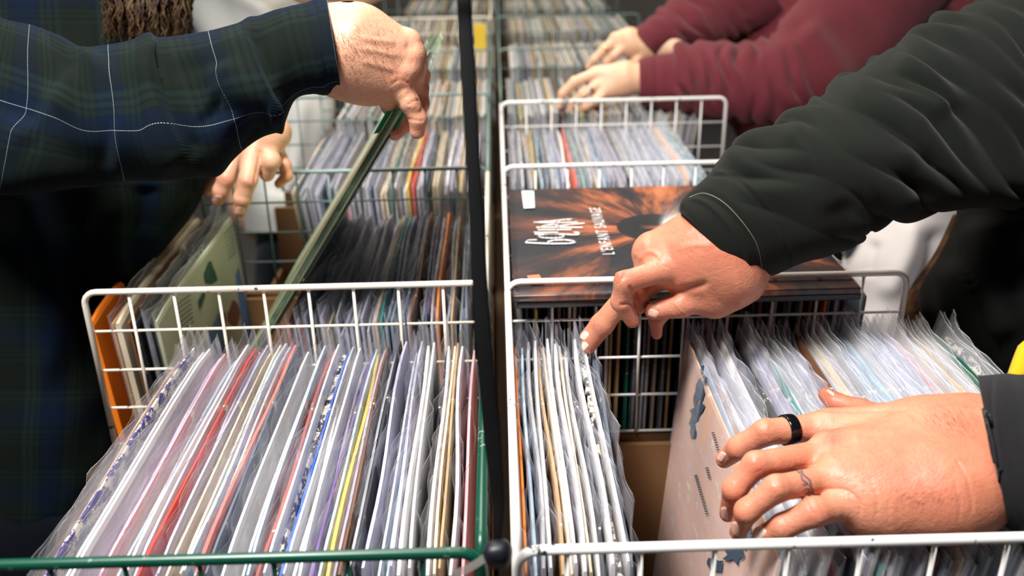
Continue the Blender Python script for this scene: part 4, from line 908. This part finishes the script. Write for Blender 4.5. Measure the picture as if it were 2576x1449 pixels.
loft('blue_sleeve', m5, [(2105, 560, 2170, 560, 1.52, .03), (2115, 600, 2168, 606, 1.52, .03), (2120, 640, 2150, 640, 1.52, .02)], M_jeans, m=20, n=30)

# ================================================================== special records
def plane_hit(px, py, p0, nrm):
    r = ray(px, py); p0 = np.asarray(p0); nrm = np.asarray(nrm, float); return EYE + r * ((p0 - EYE) @ nrm) / (r @ nrm)
def decal(name, root, polys, p0, nrm, mat, off=.0004, label=None):
    """flat print on a cover: pixel outlines laid onto the plane of the cover"""
    V = []; F = []; nrm = np.asarray(nrm, float) / np.linalg.norm(nrm)
    if (EYE - np.asarray(p0)) @ nrm < 0: nrm = -nrm
    for po in polys:
        k = len(V); V += [plane_hit(x, y, p0, nrm) + nrm * off for x, y in po]; F.append(list(range(k, len(V))))
    Ml = root.matrix_local.inverted() if False else (Matrix.Translation(root.location) @ root.rotation_euler.to_matrix().to_4x4()).inverted()
    V = [Ml @ Vector(v) for v in V]
    o = mesh_obj(name, V, F, mat, root, smooth=False)
    if label: o['label'] = label
    if len(polys) > 1: o['kind'] = 'stuff'
    return o
def strip(a, b, w):                                  # thin pixel quad from a to b
    dx, dy = b[0] - a[0], b[1] - a[1]; l = math.hypot(dx, dy); nx, ny = -dy / l * w / 2, dx / l * w / 2
    return [(a[0] + nx, a[1] + ny), (b[0] + nx, b[1] + ny), (b[0] - nx, b[1] - ny), (a[0] - nx, a[1] - ny)]
def blob(cx, cy, rx, ry, n=14, rot=0, jag=.15, seed=1):
    r = random.Random(seed); out = []
    for i in range(n):
        a = 2 * math.pi * i / n; k = 1 + r.uniform(-jag, jag); x = math.cos(a) * rx * k; y = math.sin(a) * ry * k
        out.append((cx + x * math.cos(rot) - y * math.sin(rot), cy + x * math.sin(rot) + y * math.cos(rot)))
    return out
# --- orange group held in the lower hand
JM['orange card'] = plain('orange_card', (.85, .20, .01), .5, .4, var=.12, scale=8)
JM['cover cream'] = plain('cover_cream', (.50, .52, .38), .5, .4, var=.16, scale=6)
JM['cover peach'] = jacket_mat('cover_peach', (.84, .52, .38), wear=.30)
G1 = 'records leaning on the left wire of the cream bin'
og = [(-.412, 'orange card', 'orange record at the outer end of the cream bin, held by the lower hand', True), (-.391, 'tan', 'tan-edged record beside the orange one in the cream bin', False), (-.3855, 'cream', 'cream-edged record, second from the orange one in the cream bin', True),
      (-.375, 'brown', 'brown record, third from the orange one in the cream bin', False), (-.368, 'black', 'black record, fourth from the orange one in the cream bin', True), (-.3565, 'charcoal', 'dark record just behind the pale green cover in the cream bin', True)]
for x, c, l, th in og:
    record(x, 1.008, ZT + random.uniform(-.002, .002), -.05, c, l, G1, thick=th, yaw=.03, flat=True, film=c in ('tan', 'charcoal'))
rg = record(-.346, 1.008, ZT, -.045, 'cover cream', 'record with a pale green and blue cover facing the gap in the cream bin', G1, yaw=.02, flat=True)
n1 = Euler((0, -.045, .02)).to_matrix() @ Vector((1, 0, 0)); p1 = np.array((-.346, 1.008, ZT)) + np.array(n1) * .0026
M_bl = plain('print_blue', (.10, .22, .40), .5, .4); M_dg = plain('print_green', (.03, .10, .06), .5, .4); M_ink = plain('print_ink', (.10, .12, .14), .5, .4); M_br = plain('print_brown', (.20, .06, .05), .5, .4)
decal('blue_print', rg, [[(600, 672), (640, 842), (640, 990), (500, 1000), (520, 850)]], p1, n1, M_bl, .0003)
decal('green_print', rg, [[(516, 712), (512, 690), (522, 660), (530, 656), (538, 680), (550, 676), (546, 706), (530, 716)], [(498, 760), (512, 730), (516, 744), (504, 778)]], p1, n1, M_dg, .0006)
decal('brown_print', rg, [blob(588, 790, 16, 36, seed=4), blob(560, 800, 8, 18, seed=5)], p1, n1, M_br, .0006)
decal('lettering', rg, [strip((562 + k * 1.5, 590 + k * 11), (586 + k * 1.2, 566 + k * 11 ), 2.2) for k in range(7)] + [strip((440 + k * 2, 770 + k * 11), (478 + k * 1.5, 742 + k * 11), 2.4) for k in range(7)], p1, n1, M_ink, .0006)
# --- the green record being lifted
A_ = P(1001, 282, .845); C_ = P(1078, 122, 1.125); B_ = P(690, 800, .975); yd = (C_ - A_) / np.linalg.norm(C_ - A_); zd = A_ - B_; zd = zd - yd * (zd @ yd); zd /= np.linalg.norm(zd); xd = np.cross(yd, zd)
Mx = Matrix(((xd[0], yd[0], zd[0]), (xd[1], yd[1], zd[1]), (xd[2], yd[2], zd[2])))
hr_ = empty('record', tuple(A_ - zd * JS + yd * .157), 'green record in a clear sleeve pulled up out of the cream bin', 'record', 'records lifted or flipped by hand', rot=tuple(Mx.to_euler()))
for dx, c, nm in ((-.0042, 'cream', 'jacket'), (-.0012, 'dark green', 'inner_card'), (.0018, 'cream', 'inner_card'), (.0044, 'charcoal', 'inner_card')):
    j = bpy.data.objects.new(nm, JMESH[0]); link(j, hr_); j.location = (dx, 0, 0); j.scale = (.55, 1, 1); j.material_slots[0].link = 'OBJECT'; j.material_slots[0].material = JM[c]
M_gfilm = film_mat('green_tinted_plastic', (.30, .48, .28), .42)
fb = film_mesh(.0120, .018, .006, .0030); f = bpy.data.objects.new('plastic_sleeve', fb); link(f, hr_); f.material_slots[0].link = 'OBJECT'; f.material_slots[0].material = M_gfilm
gp = [(-.0085, -.155, JS - .03), (-.0085, -.155, JS - .002), (.006, -.156, JS + .004), (.007, -.156, JS - .012)]
V = [(a, b + d, c) for d in (0, .05) for a, b, c in gp]; mesh_obj('green_insert', V, [(0, 1, 5, 4), (1, 2, 6, 5), (2, 3, 7, 6), (3, 0, 4, 7), (0, 3, 2, 1), (4, 5, 6, 7)], plain('green_paper', (.0, .30, .11), .4, .4), hr_, smooth=False)
# --- rosy cover facing the gap
rr_ = record(.1695, .631, ZT, .07, 'cover peach', 'record with a peach and dark blue cover facing the gap, front right bin', 'records under the spread hand')
n2 = Euler((0, .07, 0)).to_matrix() @ Vector((-1, 0, 0)); p2 = np.array((.1695, .631, ZT)) + np.array(n2) * .0023
M_db = plain('print_slate_blue', (.06, .09, .13), .5, .4)
decal('blue_print', rr_, [blob(1760, 985, 11, 34, seed=2, rot=.2, jag=.4), blob(1752, 1040, 14, 30, seed=3, rot=.5, jag=.4), blob(1745, 1085, 7, 22, seed=6, jag=.3), blob(1768, 930, 5, 16, seed=7, jag=.4), blob(1775, 955, 4, 12, seed=8, jag=.4),
     blob(1850, 1395, 26, 20, seed=9, jag=.4), blob(1880, 1350, 14, 26, seed=10, jag=.4), blob(1800, 1420, 20, 18, seed=11, jag=.4)], p2, n2, M_db, .0006)
decal('lettering', rr_, [strip((1776 + k * 1.6, 1178 + k * 6), (1784 + k * 1.6, 1176 + k * 6), 3.0) for k in range(5)] + [strip((1748 + k * 1.75, 1197 + k * 6), (1756 + k * 1.75, 1195 + k * 6), 3.0) for k in range(17)] + [strip((1792 + k * 1.8, 1090 + k * 6), (1799 + k * 1.8, 1088 + k * 6), 3.0) for k in range(8)], p2, n2, M_ink, .0006)
# --- sealed records lying flat
hz = .350; pN = onZ(1288, 742, hz); yN = float(onZ(1500, 740, hz)[1]); xL = float(onZ(1286, 742, hz)[0]) + .002
print('flat', yN, xL)
t = NT('dark_streaked_cover'); c = t.coord(); sp = t.node('ShaderNodeSeparateXYZ'); t.L(c, sp.inputs[0])
ox = float(onZ(1655, 572, hz)[0]) - (xL + .1575); oy = float(onZ(1655, 572, hz)[1]) - (yN + .1575)                                  # centre of the streaks on the cover
dx = t.math('SUBTRACT', sp.outputs[0], ox); dy = t.math('SUBTRACT', sp.outputs[1], oy); rad = t.math('SQRT', t.math('ADD', t.math('MULTIPLY', dx, dx), t.math('MULTIPLY', dy, dy)))
ang = t.math('ARCTAN2', dy, dx); cb = t.node('ShaderNodeCombineXYZ'); t.L(t.math('MULTIPLY', t.math('SINE', ang), 1.5), cb.inputs[0]); t.L(t.math('MULTIPLY', t.math('COSINE', ang), 1.5), cb.inputs[1]); t.L(t.math('MULTIPLY', rad, 3.0), cb.inputs[2])
st = t.noise(2.4, 5, .62, cb.outputs[0]); base = t.ramp(st, [(.40, (.012, .013, .018)), (.50, (.08, .03, .02)), (.60, (.42, .12, .045)), (.72, (.62, .22, .09))])
edge = t.maprange(sp.outputs[0], -.150, -.06, .85, 0); base = t.mix(edge, base, (.012, .013, .018))
disc = t.maprange(rad, .043, .0445, 1, 0); vy = t.noise(60, 3, .6, t.scaled(c, (.18, 1, 1))); lines = t.maprange(vy, .56, .64); lm = t.math('MULTIPLY', lines, t.maprange(dx, -.02, .01))
base = t.mix(disc, base, t.mix(lm, (.008, .009, .012), (.45, .16, .08))); t.set(base, .6, .2); t.b.inputs['Coat Weight'].default_value = .55; t.b.inputs['Coat Roughness'].default_value = .06
M_cov = t.m
M_wrap = film_mat('shrink_wrap', (.25, .25, .27), .05); wb = M_wrap.node_tree.nodes['Principled BSDF']; wb.inputs['Roughness'].default_value = .08; wb.inputs['Specular IOR Level'].default_value = .45
def flat_record(x0, y0, ztop, th, label, cov, rot):
    r = empty('sealed_record', (x0 + .1575, y0 + .1575, ztop - th), label, 'record', 'sealed records lying flat', rot=(0, 0, rot))
    V, F = box_vf((0, 0, th / 2), (.315, .315, th), .0012); mesh_obj('jacket', V, F, cov, r, smooth=False)
    n = 30; V = []; F = []
    for i in range(n + 1):
        for j in range(n + 1):
            u, v = i / n - .5, j / n - .5; e = max(abs(u), abs(v)) * 2
            w = .0005 * math.sin(31 * u + 9 * math.sin(7 * v)) + .0004 * math.sin(45 * v + 5 * u)
            V.append((u * .321, v * .321, th + .0010 + w if e < .985 else th * .4))
    for i in range(n):
        for j in range(n): a = i * (n + 1) + j; F.append((a, a + n + 1, a + n + 2, a + 1))
    mesh_obj('shrink_wrap', V, F, M_wrap, r)
    return r
M_blackc = plain('black_card_cover', (.014, .016, .02), .4, .5, var=.2)
flat_record(xL + .002, yN + .003, 1.5 - hz - .0075, .0065, 'black-edged sealed record lying beneath the streaked one', M_blackc, .004)
gr = flat_record(xL, yN, 1.5 - hz, .0065, 'sealed record with a dark orange-streaked cover and white lettering lying flat', M_cov, 0)
pg = np.array((0, 0, 1.5 - hz + .0012)); up_ = (0, 0, 1)
M_let = plain('white_lettering', (.82, .82, .82), .4, .4, var=.03)
def c5(x, y): return 1240 + x / 3.915, 450 + y / 3.915
def stroke(pts, w):                                  # pixel strokes of the hand lettering
    out = []
    for a, b in zip(pts[:-1], pts[1:]):
        a = c5(*a); b = c5(*b); d = math.dist(a, b); ex_ = ((b[0] - a[0]) / d * .8, (b[1] - a[1]) / d * .8); out.append(strip((a[0] - ex_[0], a[1] - ex_[1]), (b[0] + ex_[0], b[1] + ex_[1]), w * .8 / 3.915))
    return out
def ell(cx, cy, rx, ry, a0=0, a1=360, n=18): return [(cx + rx * math.cos(math.radians(a0 + (a1 - a0) * i / n)), cy + ry * math.sin(math.radians(a0 + (a1 - a0) * i / n))) for i in range(n + 1)]
LT = stroke([(320, 630), (560, 640), (740, 638), (815, 628), (780, 610), (700, 602), (600, 606), (540, 622)], 13) + stroke([(320, 628), (345, 605), (430, 602)], 10) \
   + stroke(ell(575, 566, 130, 19), 12) + stroke([(415, 545), (600, 545), (720, 548), (800, 552), (850, 548), (848, 532), (800, 530)], 13) + stroke([(405, 528), (640, 528)], 9) \
   + stroke([(445, 503), (620, 502), (770, 500)], 11) + stroke([(430, 480), (650, 478), (880, 480)], 12) + stroke([(470, 478), (520, 458), (600, 452), (650, 462), (640, 476)], 11) + stroke([(640, 468), (760, 450), (900, 438)], 11) \
   + stroke([(405, 430), (560, 420), (720, 402), (795, 398)], 11) + stroke([(415, 432), (620, 434), (830, 428)], 10) + stroke([(640, 408), (660, 432)], 9) + stroke([(795, 398), (740, 408)], 10)
decal('title_lettering', gr, LT, pg, up_, M_let, .0004, 'white hand-drawn lettering reading GOJIRA')
fc = bpy.data.curves.new('subtitle_lettering', 'FONT'); fc.body = "L'ENFANT SAUVAGE"; fc.size = 1; fc.space_character = 1.25
fo = bpy.data.objects.new('tmp_text', fc); S.collection.objects.link(fo); bpy.context.view_layer.update()
tm = bpy.data.meshes.new_from_object(fo); bpy.data.objects.remove(fo); xs = [v.co.x for v in tm.vertices]; w0, w1 = min(xs), max(xs)
T0 = plane_hit(*c5(1135, 745), pg, up_); T1 = plane_hit(*c5(1045, 288), pg, up_); Tw = plane_hit(*c5(1165, 735), pg, up_)
sc_ = (T1[1] - T0[1]) / (w1 - w0); hgt = .0125 / .7
for v in tm.vertices:
    y = T0[1] + (v.co.x - w0) * sc_; x = T0[0] + .0065 - v.co.y * hgt; v.co = Vector((x, y, pg[2] + .0004)) - Vector(gr.location)
tm.materials.clear(); tm.materials.append(M_let); lo = bpy.data.objects.new('subtitle_lettering', tm); link(lo, gr); lo['label'] = "small white lettering reading L'ENFANT SAUVAGE"
decal('white_sticker', gr, [[c5(283, 125), c5(402, 125), c5(412, 290), c5(305, 297)]], pg, up_, plain('white_label', (.78, .80, .86), .4, .4, var=.04), .0009, 'small white sticker')
decal('sticker_print', gr, [stroke([(340, 165), (350, 265)], 18)[0], stroke([(365, 165), (372, 262)], 12)[0]], pg, up_, M_ink, .0012)
decal('price_sticker', gr, [[c5(335, 962), c5(455, 950), c5(500, 1030), c5(380, 1038)]], pg, up_, plain('orange_label', (.85, .16, .08), .5, .4, var=.04), .0010, 'orange price sticker')
decal('sticker_print', gr, [stroke([(385, 1000), (445, 992)], 6)[0], stroke([(395, 1012), (455, 1004)], 6)[0]], pg, up_, plain('print_red', (.45, .03, .02), .5, .4), .0012)
# bulbs whose mirror images sit on the wrap
for (x, y) in ((1672, 487), (1684, 492), (1700, 560), (1678, 568)):
    p = onZ(x, y, hz); d = ray(x, y); q = p + np.array((d[0], d[1], -d[2])) * (3.0 - p[2]) / -d[2]
    area('ceiling_spot', tuple(q), tuple(p), .06, .30, (1, .93, .80), shape='DISK')
# --- yellow divider cards farther back
M_yc = plain('yellow_card', (.80, .55, .05), .6, .3, var=.08)
for (px, py, h, Y, w, hh, lab) in ((1206, 60, .36, 2.36, .030, .09, 'yellow divider card standing in the far left bin behind the strap'), (838, 350, .372, 1.60, .010, .05, 'small orange-yellow card at the outer end of the third-row left bin')):
    q = onY(px, py, Y); V, F = box_vf(q - np.array((0, 0, hh / 2)), (w, .004, hh), .0006); o = mesh_obj('divider_card', V, F, M_yc, smooth=False); tag(o, lab, 'card')
# ================================================================== strap and tie between the columns
M_strap = plain('black_webbing', (.0015, .0015, .002), .7, .12)
st_ = empty('strap', tuple(P(1250, 1385, .507)), 'black strap hanging down the middle and knotted at the front rims', 'strap')
sr = [(1040, -2600, 1090, -2600, .62, .002), (1100, -1800, 1140, -1800, .59, .002), (1110, -900, 1150, -900, .56, .002), (1130, -400, 1168, -400, .54, .002), (1147, -60, 1184, -60, .508, .002), (1152, 60, 1188, 60, .508, .002), (1160, 200, 1198, 200, .507, .002), (1172, 400, 1208, 400, .506, .002), (1182, 560, 1219, 560, .506, .002), (1188, 720, 1228, 720, .506, .002),
      (1194, 850, 1238, 850, .506, .0022), (1206, 980, 1248, 970, .507, .0022), (1216, 1090, 1259, 1080, .508, .0022), (1227, 1180, 1266, 1180, .508, .0022), (1237, 1260, 1269, 1265, .508, .0022), (1243, 1320, 1264, 1330, .507, .0025), (1240, 1370, 1259, 1372, .507, .003), (1238, 1392, 1262, 1392, .507, .003)]
loft('webbing', st_, sr, M_strap, m=140, n=24, power=4)
loft('knot', st_, [(1234, 1372, 1262, 1368, .508, .003), (1226, 1386, 1274, 1380, .506, .006), (1228, 1402, 1272, 1402, .506, .006), (1240, 1418, 1266, 1416, .508, .003)], plain('black_knot', (.006, .008, .012), .45, .4), m=30, n=32, wob=.005, seed=3, power=3.5)
zt = empty('cable_tie', tuple(P(1190, 1415, .508)), 'grey ribbed cable tie sticking out beside the strap knot', 'cable tie')
za = np.linspace(0, 1, 30); pth = [P(1240 - 95 * a, 1388 + 55 * a + 6 * math.sin(a * 3), .512 - .010 * a) for a in za]
bits = []; sd_ = []
for i in range(29):
    d = pth[i + 1] - pth[i]; d /= np.linalg.norm(d); vv = ray(1190, 1415); vv /= np.linalg.norm(vv); sd = np.cross(d, vv); w = .0022
    q = [pth[i] + sd * w, pth[i + 1] - d * .0002 + sd * w, pth[i + 1] - d * .0002 - sd * w, pth[i] - sd * w]; hh = .0009 if i % 2 else .0006
    V = q + [a - vv * hh for a in q]; bits.append((V, [(0, 1, 2, 3), (7, 6, 5, 4), (0, 4, 5, 1), (1, 5, 6, 2), (2, 6, 7, 3), (3, 7, 4, 0)]))
V, F = joinvf(bits); mesh_obj('tie_band', rel(V, zt), F, plain('grey_nylon', (.16, .15, .14), .35, .5), zt, smooth=False)
V, F = box_vf(rel([pth[1]], zt)[0], (.006, .005, .004), .0006); mesh_obj('tie_head', V, F, plain('black_nylon', (.01, .01, .012), .35, .5), zt, smooth=False)
